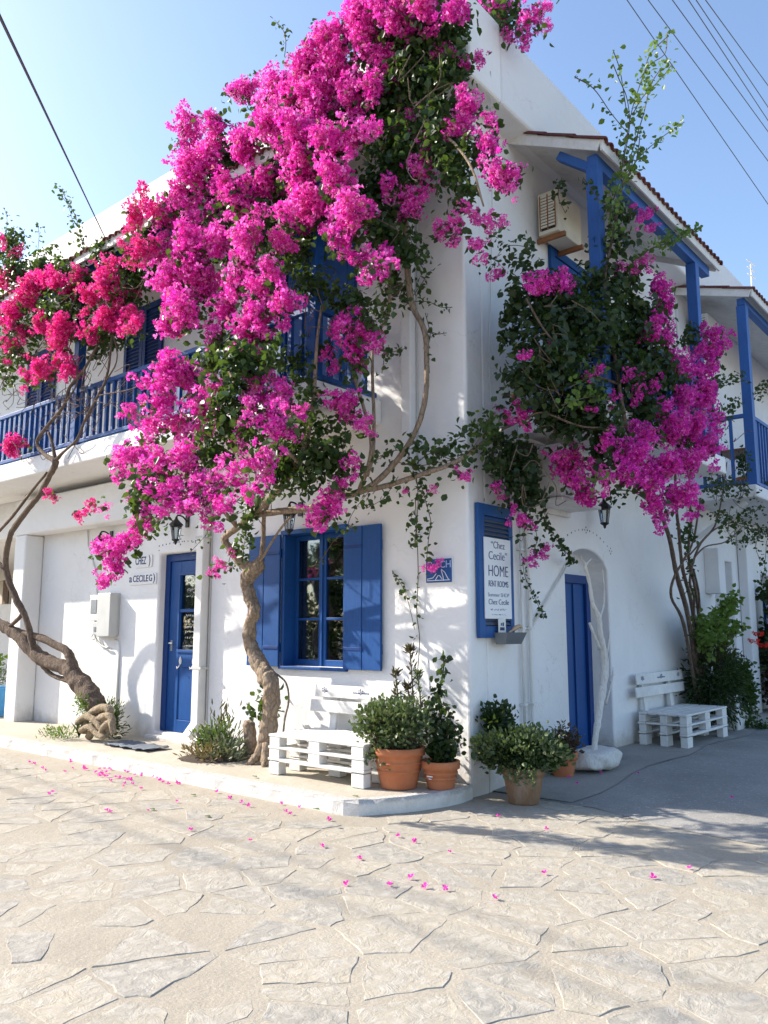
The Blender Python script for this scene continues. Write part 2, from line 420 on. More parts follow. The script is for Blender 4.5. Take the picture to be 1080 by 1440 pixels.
# paving stones: irregular cells with wide sandy joints
def clip(poly, px, py, nx, ny):
    out = []
    for i in range(len(poly)):
        a = poly[i]; b = poly[(i+1) % len(poly)]
        da = (a[0]-px)*nx+(a[1]-py)*ny; db = (b[0]-px)*nx+(b[1]-py)*ny
        if da <= 0: out.append(a)
        if da*db < 0:
            t = da/(da-db); out.append((a[0]+(b[0]-a[0])*t, a[1]+(b[1]-a[1])*t))
    return out
rs = random.Random(5)
S = .335; seeds = {}
fh = Vector((math.cos(HEAD), math.sin(HEAD))); 
for i in range(-60, 28):
    for j in range(-44, 16):
        if rs.random() < .20: continue
        seeds[i, j] = ((i+.5+rs.uniform(-.46,.46))*S*1.2, (j+.5+rs.uniform(-.46,.46))*S*.80)
def in_kerb(x, y):
    if x < -.36: return y > -1.33
    if x < .13: return y > -1.33+(x+.36)*2.6
    return False
stones = []
for (i, j), (x, y) in seeds.items():
    if y > .75 - .04*x and x > 0: continue
    if in_kerb(x, y): continue
    rel = Vector((x-CAM[0], y-CAM[1])); dp = rel.dot(fh); sd_ = rel.x*rt[0]+rel.y*rt[1]
    if dp < 1.6 or abs(sd_) > dp*.56+1.2 or dp > 17: continue
    poly = [(x-.6,y-.6),(x+.6,y-.6),(x+.6,y+.6),(x-.6,y+.6)]
    gap = rs.choice((.007,.012,.018,.026,.036))
    if rs.random() < .07: continue
    for di in range(-3, 4):
        for dj in range(-4, 5):
            if (di or dj) and (i+di, j+dj) in seeds:
                a, b = seeds[i+di, j+dj]; dx, dy = a-x, b-y; L = math.hypot(dx, dy)
                if L < 1e-3: continue
                off = L/2-gap
                poly = clip(poly, x+dx/L*off, y+dy/L*off, dx/L, dy/L)
                if len(poly) < 3: break
        if len(poly) < 3: break
    if len(poly) < 3: continue
    # drop tiny edges, roughen the outline
    pl = []
    for k in range(len(poly)):
        a = Vector(poly[k]); b = Vector(poly[(k+1) % len(poly)])
        if (b-a).length < .05: continue
        pl.append(a); n = int((b-a).length/.085)
        nrm = Vector((b.y-a.y, a.x-b.x)).normalized()
        for m in range(1, n+1):
            if m/(n+1) < 1: pl.append(a.lerp(b, m/(n+1)) + nrm*rs.uniform(-.013, .009))
    if len(pl) < 5: continue
    if any(in_kerb(p.x, p.y) or (p.x > 0 and p.y > .95-.05*p.x) for p in pl): continue
    stones.append((dp, x, y, pl))
stones.sort(key=lambda s: s[0])
rest = MB(); restr = []
for k, (dp, x, y, pl) in enumerate(stones):
    c = Vector((0, 0));
    for p in pl: c += p
    c /= len(pl); h = rs.choice((.001,.0018,.0026,.0036))
    tx, ty = rs.uniform(-.011,.011), rs.uniform(-.011,.011)
    n = len(pl); mb = MB() if k < 300 else rest; base = len(mb.v)
    for fac, dz in ((1.0, -.02), (1.0, -.004), (.975, 0)):
        for p in pl:
            q = c + (p-c)*fac
            mb.v.append(Vector((q.x, q.y, h + dz + rs.uniform(-.0014,.0014) + (q.x-c.x)*tx + (q.y-c.y)*ty if dz > -.01 else -.01)))
    for r_ in range(2):
        for a in range(n):
            b = (a+1) % n; mb.f.append([base+r_*n+a, base+r_*n+b, base+(r_+1)*n+b, base+(r_+1)*n+a])
    mb.f.append([base+2*n+a for a in range(n)])
    if k < 300: mb.build('paving_stone', M_stone, ground, origin=(c.x, c.y, 0))
    else: restr += [rs.random()]*(3*n)
if rest.v:
    o = rest.build('paving_stones', M_stone, ground); o['kind'] = 'stuff'
    A = o.data.attributes.new('rnd', 'FLOAT', 'POINT'); A.data.foreach_set('value', restr)

# ------------------------------------------------------------------ corner house
house = thing('corner_house', (-4, 3, 0), 'white two storey corner house with blue doors, blue balconies and heavy flowering creepers', 'house')
def wall_grid(axis, plane, thick, u0, u1, z0, z1, holes, arch=None):
    """a wall slab with rectangular openings; axis 'y': runs along x at y = plane (outer face), thick towards +y; axis 'x': runs along y, thick towards -x"""
    us = sorted({u0, u1, *[h[0] for h in holes], *[h[1] for h in holes]})
    zs = sorted({z0, z1, *[h[2] for h in holes], *[h[3] for h in holes]})
    if arch:
        a0, a1, zt, rise = arch; us = sorted(set(us) | {a0+(a1-a0)*k/12 for k in range(13)})
    mb = MB(); vid = {}
    def P(i, j, k):
        key = (i, j, k)
        if key not in vid:
            u, z = us[i], zs[j]
            if arch and abs(z-zt) < 1e-6 and a0-1e-6 <= u <= a1+1e-6:
                t = (u-a0)/(a1-a0)*2-1; z = zt + rise*math.sqrt(max(0, 1-t*t*.9))-rise*math.sqrt(.1)
            w = plane + (thick if k else 0)*(1 if axis == 'y' else -1)
            vid[key] = len(mb.v); mb.v.append(Vector((u, w, z) if axis == 'y' else (w, u, z)))
        return vid[key]
    def solid(i, j):
        if not (0 <= i < len(us)-1 and 0 <= j < len(zs)-1): return False
        cu = (us[i]+us[i+1])/2; cz = (zs[j]+zs[j+1])/2
        return not any(h[0] < cu < h[1] and h[2] < cz < h[3] for h in holes)
    for i in range(len(us)-1):
        for j in range(len(zs)-1):
            if not solid(i, j): continue
            mb.f.append([P(i,j,0), P(i+1,j,0), P(i+1,j+1,0), P(i,j+1,0)])
            mb.f.append([P(i,j,1), P(i,j+1,1), P(i+1,j+1,1), P(i+1,j,1)])
            if not solid(i-1, j): mb.f.append([P(i,j,0), P(i,j+1,0), P(i,j+1,1), P(i,j,1)])
            if not solid(i+1, j): mb.f.append([P(i+1,j,0), P(i+1,j,1), P(i+1,j+1,1), P(i+1,j+1,0)])
            if not solid(i, j-1): mb.f.append([P(i,j,0), P(i,j,1), P(i+1,j,1), P(i+1,j,0)])
            if not solid(i, j+1): mb.f.append([P(i,j+1,0), P(i+1,j+1,0), P(i+1,j+1,1), P(i,j+1,1)])
    return mb
# front (left in the picture) and side walls; the side wall stops 0.3 m behind the front face
DX0, DX1, DZ0, DZ1 = -4.92, -3.99, .20, 2.49
WX0, WX1, WZ0, WZ1 = -2.52, -1.54, 1.10, 2.56
wall_grid('y', 0, .3, -8.36, 0, -.1, 6.9, [(DX0, DX1, DZ0, DZ1), (WX0, WX1, WZ0, WZ1)]).build('wall', M_wall, house, .03, seg=3)
wall_grid('x', -.004, .3, .302, 5.9, -.1, 6.9, [(1.93, 3.04, .12, 2.2)], arch=(1.93, 3.04, 2.2, .34)).build('wall', M_wall, house, .02, seg=3)
MB().box((-8.355, .305, -.1), (-8.1, 5.9, 3.6)).box((-8.09, 5.7, -.1), (-.31, 5.9, 6.9)).build('wall', M_wall, house)
MB().box((-22, .02, 3.02), (-8.37, .3, 6.9)).build('wall', M_wall, house, .02)     # upper storey carried on over the passage
MB().box((-22, .31, 3.02), (-8.37, 5.9, 3.3)).build('ceiling_slab', M_wall, house)
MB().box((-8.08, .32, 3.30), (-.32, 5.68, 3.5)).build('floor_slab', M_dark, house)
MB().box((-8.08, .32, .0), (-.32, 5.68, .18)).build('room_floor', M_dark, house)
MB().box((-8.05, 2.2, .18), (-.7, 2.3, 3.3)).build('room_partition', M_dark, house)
# pillar and lintel beam that frame the front at the far end
MB().box((-8.40, -.30, -.05), (-8.04, -.002, 2.96)).build('pillar', M_wall, house, .03, seg=3)
MB().box((-8.42, -.305, 2.962), (-4.95, -.003, 3.52)).build('lintel_beam', M_wall, house, .03, seg=3)
# parapet block projecting 0.3 m, with a flat roof behind it
wall_grid('y', -.30, .6, -22, .30, 6.84, 7.74, []).build('parapet', M_wall, house, .04, seg=3)
MB().box((-.30, .305, 6.845), (.298, 16, 7.735)).build('parapet', M_wall2, house, .04, seg=3)
MB().box((-22, .31, 6.9), (-.31, 5.9, 7.1)).build('roof', M_wall, house)

# --- balcony on the front
bal = MB().box((-22, -1.0, 3.62), (-1.06, -.002, 3.88)).build('balcony', M_wall, house, .025, seg=3)
def rail_run(p0, p1, z0, z1, parent, mat, step=.152, bw=.042, top=.07):
    p0 = Vector(p0); p1 = Vector(p1); L = (p1-p0).length; n = int(L/step); d = (p1-p0)/L; ang = math.atan2(d.y, d.x)
    MB().beam((p0.x, p0.y, z1-.03), (p1.x, p1.y, z1-.03), top, .055).build('rail', mat, parent, .006)
    MB().beam((p0.x, p0.y, z0+.05), (p1.x, p1.y, z0+.05), .045, .05).build('rail', mat, parent, .005)
    proto = None
    for k in range(1, n):
        p = p0+d*(L*k/n)
        if proto is None:
            proto = MB().box((p.x-bw/2, p.y-bw/2, z0+.076), (p.x+bw/2, p.y+bw/2, z1-.059), ang).build('baluster', mat, parent, origin=(p.x, p.y, z0))
        else:
            c = proto.copy(); COL.objects.link(c); c.location = Vector((p.x, p.y, z0))-wpos(parent); c.parent = parent
    return
rail_run((-13.2, -.94), (-1.16, -.94), 3.885, 4.65, bal, M_blue)
rail_run((-1.12, -.90), (-1.12, -.04), 3.885, 4.65, bal, M_blue)
for x in (-1.13, -5.55, -9.6):
    MB().box((x-.06, -1.0+.005, 3.885), (x+.06, -.885, 6.30)).build('post', M_blue, bal, .006)
# upper doors with louvred shutters on the front
def louvre_leaf(x0, x1, z0, z1, y, parent, name='shutter', mat=M_dblue):
    s = MB().box((x0, y-.035, z0), (x0+.07, y, z1)).box((x1-.07, y-.035, z0), (x1, y, z1)).box((x0+.071, y-.034, z0), (x1-.071, y, z0+.09)).box((x0+.071, y-.034, z1-.09), (x1-.071, y, z1)).box((x0+.071, y-.006, z0+.091), (x1-.071, y-.002, z1-.091)).build(name, mat, parent, .003)
    proto = None; n = int((z1-z0-.2)/.055)
    for k in range(n):
        z = z0+.12+k*.055
        if proto is None:
            proto = MB().beam(((x0+x1)/2-(x1-x0-.145)/2, y-.018, z), ((x0+x1)/2+(x1-x0-.145)/2, y-.018, z), .034, .009, (0, -.6, .8)).build('slat', mat, s, origin=((x0+x1)/2, y-.018, z))
        else:
            c = proto.copy(); COL.objects.link(c); c.parent = s; c.location = proto.location+Vector((0, 0, z-(z0+.12)))
for x0 in (-5.95, -8.9):
    for q in (0, .47): louvre_leaf(x0+q, x0+q+.46, 3.90, 6.1, -.012, house)
dr = MB().box((-2.62, -.05, 3.885), (-2.52, -.001, 6.15)).box((-1.52, -.05, 3.885), (-1.42, -.001, 6.15)).box((-2.519, -.05, 6.05), (-1.521, -.001, 6.15)).build('balcony_door', M_blue, house, .004)
MB().box((-2.50, -.03, 3.9), (-2.03, -.002, 6.04)).build('door_leaf', M_blue, dr, .004)
MB().box((-2.01, -.03, 3.9), (-1.54, -.002, 6.04)).build('door_leaf', M_blue, dr, .004)
# lean-to tiled roofs with tiles as sub-parts
_tile = {}
def tile_mesh(key, axis):
    if key in _tile: return _tile[key]
    mb = MB(); n = 7; L = .46; r0, r1 = .060, .052
    for (t, r) in ((0, r0), (L, r1)):
        for k in range(n+1):
            a = math.pi*k/n; mb.v.append(Vector((r*math.cos(a), t, r*math.sin(a)*.8)))
        for k in range(n+1):
            a = math.pi*k/n; mb.v.append(Vector(((r-.014)*math.cos(a), t, (r-.014)*math.sin(a)*.8-.002)))
    m = 2*(n+1)
    for k in range(n):
        mb.f += [[k, k+1, m+k+1, m+k], [n+1+k, m+n+1+k, m+n+2+k, n+2+k], [k, n+1+k, n+2+k, k+1]]
    me = mb.mesh('roof_tile', smooth=True); me.materials.append(M_tile); _tile[key] = me; return me
def lean_to(name, a, b, outv, wall_z, eave_z, depth_, parent, cols_skip=0):
    """a, b: 2-D ends along the wall; outv: 2-D unit vector away from the wall"""
    a = Vector(a); b = Vector(b); o = Vector(outv); L = (b-a).length; d = (b-a)/L
    def P(u, v, z): q = a+d*u+o*v; return Vector((q.x, q.y, z))
    vs = [P(0,.004,wall_z), P(L,.004,wall_z), P(L,depth_,eave_z), P(0,depth_,eave_z)]
    T = .035
    r = MB().add([v+Vector((0,0,-T)) for v in vs]+[v for v in vs], [(0,1,2,3),(7,6,5,4),(0,4,5,1),(1,5,6,2),(2,6,7,3),(3,7,4,0)]).build(name, M_fascia, parent)
    th = .135
    f = MB().beam(P(-.02, depth_+.013, eave_z-.045), P(L+.02, depth_+.013, eave_z-.045), .026, th).build('fascia_board', M_fascia, r, .004)
    for u in (-.016, L+.016):
        MB().beam(P(u, .01, wall_z-.045), P(u, depth_-.004, eave_z-.045), .026, th).build('barge_board', M_fascia, r, .004)
    # soffit board joints
    me = tile_mesh('t', None); n = int(L/.135); sl = math.hypot(depth_, wall_z-eave_z); ang = math.atan2(wall_z-eave_z, depth_)
    rows = max(2, int(sl/.37))
    for i in range(n+1):
        for j in range(rows):
            v = depth_+.05-j*.37*math.cos(ang)
            if v-.4 < -.1: continue
            z = eave_z + (depth_-v)*math.tan(ang)+.001+.008*(j > 0)
            q = P(i*L/n, v, z + rnd.uniform(-.004, .004)); t = bpy.data.objects.new('roof_tile', me); COL.objects.link(t); t.parent = r
            t.location = q-wpos(r)
            inward = Vector((-o.x*math.cos(ang), -o.y*math.cos(ang), math.sin(ang))); side = Vector((d.x, d.y, 0)); nz = side.cross(inward)
            if nz.z < 0: side = -side; nz = -nz
            t.rotation_euler = Matrix((side, inward, nz)).transposed().to_euler(); t.rotation_euler.z += rnd.uniform(-.03, .03)
    return r
lean_to('balcony_roof', (-12.4, 0), (-.95, 0), (0, -1), 6.95, 6.38, 1.15, house)
MB().box((-12.4, -.985, 6.22), (-1.07, -.90, 6.33)).build('roof_beam', M_blue, house, .005)

# --- balcony and porch on the side
bal2 = MB().box((-.003, .95, 3.52), (1.0, 4.6, 3.74)).build('balcony', M_wall, house, .02)
rail_run((.93, 1.0), (.93, 4.55), 3.745, 4.66, bal2, M_pblue)
rail_run((.06, .99), (.90, .99), 3.745, 4.66, bal2, M_pblue)
for y in (1.03, 3.90): MB().box((.87, y-.065, 3.745), (1.0, y+.065, 6.20)).build('post', M_pblue, bal2, .006)
lean_to('porch_roof', (0, .93), (0, 4.55), (1, 0), 6.93, 6.42, 1.06, house)
MB().box((.88, .98, 6.205), (.99, 4.42, 6.34)).build('roof_beam', M_pblue, house, .005)
MB().beam((.93, 1.04, 6.20), (.55, 1.04, 6.50), .09, .10, (0,1,0)).build('roof_brace', M_pblue, house, .005)
d2 = MB().box((.0, 1.75, 3.76), (.04, 1.85, 5.95)).box((0, 3.05, 3.76), (.04, 3.15, 5.95)).box((0, 1.851, 5.85), (.04, 3.049, 5.95)).build('balcony_door', M_blue, house, .004)
MB().box((.0, 1.87, 3.76), (.025, 2.44, 5.84)).build('door_leaf', M_blue, d2, .004)
MB().box((.0, 2.46, 3.76), (.025, 3.03, 5.84)).build('door_leaf', M_blue, d2, .004)

# --- street door on the front
MB().box((DX0+.001, .02, DZ0-.2), (DX1-.001, .28, DZ0-.003)).build('threshold', M_strip, house, .01)
MB().box((DX0-.05, -.10, .05), (DX1+.25, -.002, DZ0-.03)).build('door_step', M_wall, house, .02)
y0 = .12
fr = MB().box((DX0+.002, y0-.02, DZ0), (DX0+.10, y0+.08, DZ1-.002)).box((DX1-.10, y0-.02, DZ0), (DX1-.002, y0+.08, DZ1-.002)).box((DX0+.101, y0-.02, DZ1-.10), (DX1-.101, y0+.08, DZ1-.002)).build('door_frame', M_dblue, house, .005)
lx0, lx1 = DX0+.104, DX1-.104; gx0, gx1 = lx0+.22, lx1-.08; gz0, gz1 = 1.24, 2.20
door = MB().box((lx0, y0, DZ0+.004), (gx0, y0+.05, DZ1-.104)).box((gx1, y0, DZ0+.004), (lx1, y0+.05, DZ1-.104)).box((gx0+.001, y0, gz1), (gx1-.001, y0+.05, DZ1-.104))\
    .box((gx0+.001, y0+.012, DZ0+.16), (gx1-.001, y0+.05, gz0-.22)).box((gx0+.001, y0, gz0-.22), (gx1-.001, y0+.05, gz0)).box((gx0+.001, y0, DZ0+.004), (gx1-.001, y0+.05, DZ0+.159)).build('door', M_blue, house, .005)
MB().box((gx0-.03, y0-.018, gz0-.035), (gx1+.03, y0-.001, gz0+.0)).box((gx0-.03, y0-.016, gz0), (gx0+.0, y0-.001, gz1+.02)).box((gx0-.03, y0-.018, gz1), (gx1+.03, y0-.001, gz1+.03)).box((gx0+.001, y0-.006, 1.72), (gx1-.001, y0+.04, 1.76)).build('glazing_bead', M_blue, door, .003)
for a, b in ((gz0, 1.72), (1.76, gz1)): MB().box((gx0, y0+.022, a), (gx1, y0+.028, b)).build('pane', M_glass, door)
MB().box((gx0+.04, y0+.016, DZ0+.22), (gx1-.04, y0+.0115, gz0-.27)).build('door_panel', M_blue, door, .003)
MB().tube([(lx0+.06, y0-.001, 1.32), (lx0+.06, y0-.04, 1.32), (lx0+.14, y0-.045, 1.32)], .009, 8).box((lx0+.04, y0-.004, 1.22), (lx0+.08, y0+.001, 1.36)).build('handle', M_zinc, door, smooth=False)
for hx in (gx0+.05, gx1-.10):
    MB().lathe((hx, y0-.006, 1.10), [(.004,-.05),(.016,-.03),(.02,0),(.014,.03),(.006,.05),(.0,.055)], 8).tube([(hx, y0-.01, 1.06), (hx, y0-.035, 1.02), (hx, y0-.055, 1.0), (hx, y0-.06, 1.03)], .006, 6).build('coat_hook', M_lgrey, door, smooth=True)
# writing on the glass: rows of hand drawn strokes
def scribble(p0, dirv, width, h, n, mat, parent, name='lettering', rg=rs, wob=.8, r=.0022, nv=(0,-1,0)):
    mb = MB(); p0 = Vector(p0); d = Vector(dirv); x = 0; nv = Vector(nv)
    while x < width:
        w = h*rg.uniform(.4, .8); pts = []
        for k in range(5): pts.append(p0+d*(x+w*rg.random())+Vector((0,0,h*rg.uniform(0, 1)**wob)))
        mb.tube(pts, r, 4); x += w*1.35
        if rg.random() < .15: x += h*.7
    return mb.build(name, mat, parent)
for z, h in ((2.10,.06),(1.98,.05),(1.90,.04),(1.66,.035),(1.58,.035),(1.51,.035),(1.45,.03),(1.38,.03),(1.28,.02)):
    scribble((gx0+.10, y0+.018, z), (1,0,0), gx1-gx0-.16, h, 6, M_chalk, door)
MB().box((gx0+.0, y0+.06, gz0), (gx0+.17, y0+.065, gz1)).build('curtain', M_cloth, door)

# --- window on the front
y0 = .13
wf = MB().box((WX0+.002, -.03, WZ0-.03), (WX0+.05, y0+.05, WZ1-.002)).box((WX1-.04, -.02, WZ0-.03), (WX1-.002, y0+.05, WZ1-.002)).box((WX0-.01, -.05, WZ1-.001), (WX1+.02, y0+.05, WZ1+.05)).box((WX0-.02, -.045, WZ0-.035), (WX1+.02, y0+.06, WZ0-.001)).build('window', M_blue, house, .005)
xm = (WX0+WX1)/2
for a, b in ((WX0+.052, xm-.004), (xm+.004, WX1-.042)):
    c = MB().box((a, y0, WZ0+.001), (a+.05, y0+.045, WZ1-.004)).box((b-.05, y0, WZ0+.001), (b, y0+.045, WZ1-.004)).box((a+.051, y0, WZ0+.001), (b-.051, y0+.045, WZ0+.07)).box((a+.051, y0, WZ1-.06), (b-.051, y0+.045, WZ1-.004))
    H3 = (WZ1-.06-WZ0-.07)/3
    for q in (1, 2): c.box((a+.051, y0+.004, WZ0+.07+H3*q-.014), (b-.051, y0+.041, WZ0+.07+H3*q+.014))
    c.build('casement', M_blue, wf, .004)
    for q in range(3): MB().box((a+.05, y0+.02, WZ0+.07+H3*q), (b-.05, y0+.025, WZ0+.07+H3*(q+1))).build('pane', M_glass, wf)
MB().box((xm-.012, y0-.015, WZ0+.002), (xm+.012, y0-.001, WZ1-.004)).build('meeting_bead', M_blue, wf, .003)
mb = MB()                                                    # linen curtain hung in soft folds behind the left casement
for k in range(25):
    x = WX0+.06+k*.0175; yy = y0+.12+.012*math.sin(k*1.4)
    mb.v += [Vector((x, yy, WZ0+.02)), Vector((x, yy, WZ1-.02))]
    if k: mb.f.append([2*k-2, 2*k, 2*k+1, 2*k-1])
mb.build('curtain', M_cloth, wf, smooth=True)
# board shutters: two boards each, folded back on the wall
for a, b in ((WX0-.535, WX0-.005), (WX1+.004, WX1+.51)):
    s = MB().box((a+.02, -.028, WZ0+.15), (b-.02, -.004, WZ0+.25)).box((a+.02, -.028, WZ1-.25), (b-.02, -.004, WZ1-.15)).build('shutter', M_blue, wf)
    for zz in (WZ0+.2, WZ1-.2):
        e = b if a < WX0 else a; sg_ = -1 if a < WX0 else 1
        MB().box((min(e, e+sg_*.26), -.068, zz-.016), (max(e, e+sg_*.26), -.0635, zz+.016)).build('strap_hinge', M_dblue, s, .002)
    w = (b-a)/2
    for q in range(2):
        MB().box((a+w*q+.002, -.062+.004*q, WZ0-.01), (a+w*(q+1)-.002, -.029, WZ1+.01)).build('board', M_blue, s, .004)

# --- arched side door
a0, a1 = 1.93, 3.04
MB().box((-.30, a0-.2, 0), (-.26, a1+.2, 2.75)).build('porch_lining', M_wall2, house)
MB().box((-.255, a0+.003, -.05), (.02, a1-.003, .13)).build('threshold', M_strip, house, .01)
sdoor = MB().box((-.252, a0-.15, .14), (-.21, a1-.16, 2.14)).build('side_door', M_blue, house, .004)
MB().box((-.209, a0-.15, .14), (-.17, a0-.05, 2.14)).box((-.209, a1-.26, .14), (-.17, a1-.16, 2.14)).box((-.209, a0-.049, 2.04), (-.17, a1-.261, 2.14)).build('door_frame', M_dblue, sdoor, .004)
MB().box((-.209, a0+.25, .2), (-.19, a0+.29, 2.03)).box((-.209, a0+.55, .2), (-.19, a0+.59, 2.03)).build('cover_strip', M_blue, sdoor, .003)
# --- small painted motifs: dots above the openings
def dots(pts, nrm, mat, parent, r=.011):
    mb = MB()
    for p in pts: mb.disc(p, nrm, r*rnd.uniform(.75, 1.15), 7)
    return mb.build('painted_dots', mat, parent)
def diamond(c, ax, s): c = Vector(c); ax = Vector(ax); return [c+ax*s, c-ax*s, c+Vector((0,0,s)), c-Vector((0,0,s))]
P_ = []
for k in range(13):
    x = DX0-.02+k*.078; z = 2.60+.025*math.sin(k/12*math.pi)
    if k == 6: P_ += diamond((x, -.002, z), (1,0,0), .035)
    else: P_.append((x, -.002, z))
P_ += [(DX0-.02, -.002, 2.54), (DX1+.0, -.002, 2.55)]
dots(P_, (0,-1,0), M_ink, house)
P_ = []
for k in range(14):
    x = -2.45+k*.075; P_ += diamond((x, -.002, 2.78), (1,0,0), .03) if k in (3, 10) else [(x, -.002, 2.78)]
dots(P_, (0,-1,0), M_ink, house)
P_ = []
for k in range(15):
    t = k/14*2-1; y = (a0+a1)/2+t*.66; z = 2.66-.20*t*t
    P_ += diamond((-.002, y, z), (0,1,0), .032) if k in (0, 7, 14) else [(-.002, y, z), ]
dots(P_, (1,0,0), M_ink, house, .012)
# plinth drips / meter duct and downpipes
dp = thing('downpipe', (-3.91, -.07, .3), 'white square downpipe running down the right side of the blue street door', 'pipe')
MB().box((-3.98, -.125, .36), (-3.84, -.012, 3.60)).build('pipe', M_lgrey, dp, .012)
MB().beam((-3.91, -.07, .38), (-3.96, -.17, .22), .12, .10, (0,-1,0)).build('elbow', M_lgrey, dp, .012)
MB().box((-3.99, -.13, 1.02), (-3.81, -.008, 1.05)).tube([(-3.815, -.01, .25), (-3.815, -.01, 3.55)], .009, 6).box((-3.99, -.13, 2.62), (-3.81, -.008, 2.65)).build('bracket', M_grey, dp)
dp2 = thing('downpipe', (-.66, -.07, 3.0), 'white box pipe on the upper front wall between balcony and corner', 'pipe')
MB().box((-.72, -.11, 3.05), (-.60, -.004, 6.83)).build('pipe', M_wall, dp2, .012)
MB().tube([(-.575, -.02, 3.1), (-.575, -.02, 6.8)], .008, 5).build('cable', M_grey, dp2)
pp = thing('water_pipes', (.04, .95, 0), 'pair of slim white pipes between hanging sign and arched door', 'pipe')
MB().tube([(.035, .90, .35), (.035, .90, 2.75)], .016, 8).build('pipe', M_lgrey, pp, smooth=True)
MB().tube(smooth_path([(.04, 1.06, .12), (.04, 1.05, 1.55), (.035, 1.06, 2.1), (.03, 1.02, 2.8)], 5), .022, 8).build('pipe', M_lgrey, pp, smooth=True)
MB().tube([(.035, 1.06, 1.50), (.03, 2.05, 2.31)], .013, 6).build('pipe', M_lgrey, pp, smooth=True)
for z in (.75, 1.5, 2.3):
    MB().box((.0, .87, z), (.06, .93, z+.02)).build('clip', M_lgrey, pp)
    MB().box((.0, 1.02, z), (.07, 1.09, z+.02)).build('clip', M_lgrey, pp)

# ------------------------------------------------------------------ next house along the lane
h2 = thing('neighbour_house', (-3, 10, 0), 'white house farther along the lane with blue posted balcony', 'house')
O2 = [(7.0, 7.95, .1, 2.62), (9.6, 10.5, .1, 2.5)]
wall_grid('x', .0, .35, 5.96, 22, -.1, 6.84, O2).build('wall', M_wall2, h2, .02)
MB().box((-.40, 5.97, 0), (-.36, 12, 2.9)).build('wall', M_wall2, h2)
MB().box((.005, 8.25, 0), (.16, 8.6, 3.3)).build('pilaster', M_wall2, h2, .02)
MB().box((.0, 9.62, .1), (.05, 9.9, 2.2)).build('door', M_blue, h2, .005)
bal3 = MB().box((-.003, 5.95, 3.40), (1.0, 13.5, 3.58)).build('balcony', M_wall2, h2, .02)
rail_run((.93, 6.05), (.93, 12), 3.585, 4.66, bal3, M_pblue)
rail_run((.05, 6.03), (.88, 6.03), 3.585, 4.66, bal3, M_pblue, .2)
for y in (6.07, 9.4): MB().box((.865, y-.07, 3.585), (1.0, y+.07, 6.32)).build('post', M_pblue, bal3, .006)
lean_to('porch_roof', (0, 5.95), (0, 12.5), (1, 0), 6.83, 6.50, 1.10, h2)
MB().box((.88, 6.0, 6.325), (.99, 12, 6.43)).build('roof_beam', M_pblue, h2, .005)
for y in (6.3, 8.5): MB().beam((.02, y, 2.9), (.75, y, 3.38), .07, .07).build('balcony_bracket', M_wall2, h2, .005)
MB().box((.0, 6.55, 2.05), (.22, 6.85, 2.75)).build('meter_cabinet', M_wall2, h2, .01)
# things on that balcony
tb = thing('balcony_table', (.45, 7.2, 3.58), 'small dark table on the far balcony behind the blue railing', 'table')
MB().box((.2, 6.9, 4.30), (.75, 7.6, 4.34)).build('tabletop', M_brown, tb, .004)
for x, y in ((.24,6.95),(.71,6.95),(.24,7.55),(.71,7.55)): MB().tube([(x, y, 3.581), (x, y, 4.30)], .014, 6).build('leg', M_black, tb)

# ------------------------------------------------------------------ behind the passage on the left
gw = thing('garden_wall', (-14, 2.6, 0), 'low white garden wall behind the passage, left of the house', 'wall')
MB().box((-26, 2.5, -.1), (-8.5, 2.75, 2.08)).build('wall', M_wall, gw, .02)
rw = thing('rubble_wall', (-14.6, 3.3, 2), 'stack of ochre rubble stones rising above the low white wall at far left', 'wall')
proto = None
for row in range(9):
    z = 2.08+row*.115; x = -15.35+.05*row
    while x < -14.15-.03*row:
        w = rs.uniform(.16, .34)
        b = MB(); 
        q = [Vector((sx*w/2*rs.uniform(.8,1), sy*.2*rs.uniform(.8,1), sz*.055*rs.uniform(.75,1.05))) for sx, sy, sz in ((-1,-1,-1),(1,-1,-1),(1,1,-1),(-1,1,-1),(-1,-1,1),(1,-1,1),(1,1,1),(-1,1,1))]
        c0 = Vector((x+w/2, 3.2+rs.uniform(-.05,.05), z))
        b.add([c0+v for v in q], [(0,3,2,1),(4,5,6,7),(0,1,5,4),(1,2,6,5),(2,3,7,6),(3,0,4,7)]).build('stone', M_rub, rw, .012, origin=c0)
        x += w+.01
# the passage's far side: an old grey board shed
sh = thing('shed', (-17, 5.6, 0), 'weathered grey plank shed wall seen through the passage at far left', 'shed')
for k in range(48):
    x = -30+k*.4; MB().box((x, 5.5+.02*(k % 2), 0), (x+.37, 5.56+.02*(k % 2), 5.4+.1*math.sin(k*2.3))).build('plank', (M_cloth, M_bark2, M_strip)[k % 3], sh)
bp = thing('blue_post', (-8.47, -.12, 1.2), 'thin dark blue strip post standing against the left end of the house', 'post')
MB().box((-8.50, -.16, 1.30), (-8.43, -.10, 2.95)).build('strip', M_dblue, bp, .004)
MB().box((-8.49, -.13, 1.32), (-8.44, -.02, 1.36)).build('fixing', M_dblue, bp)
struct(MB().add([(-60, 30, -1), (-25, 60, -1), (-60, 90, 14), (-100, 60, 14), (-90, 30, -1)], [(0,1,2,3,4)]).build('hill', M_hill))

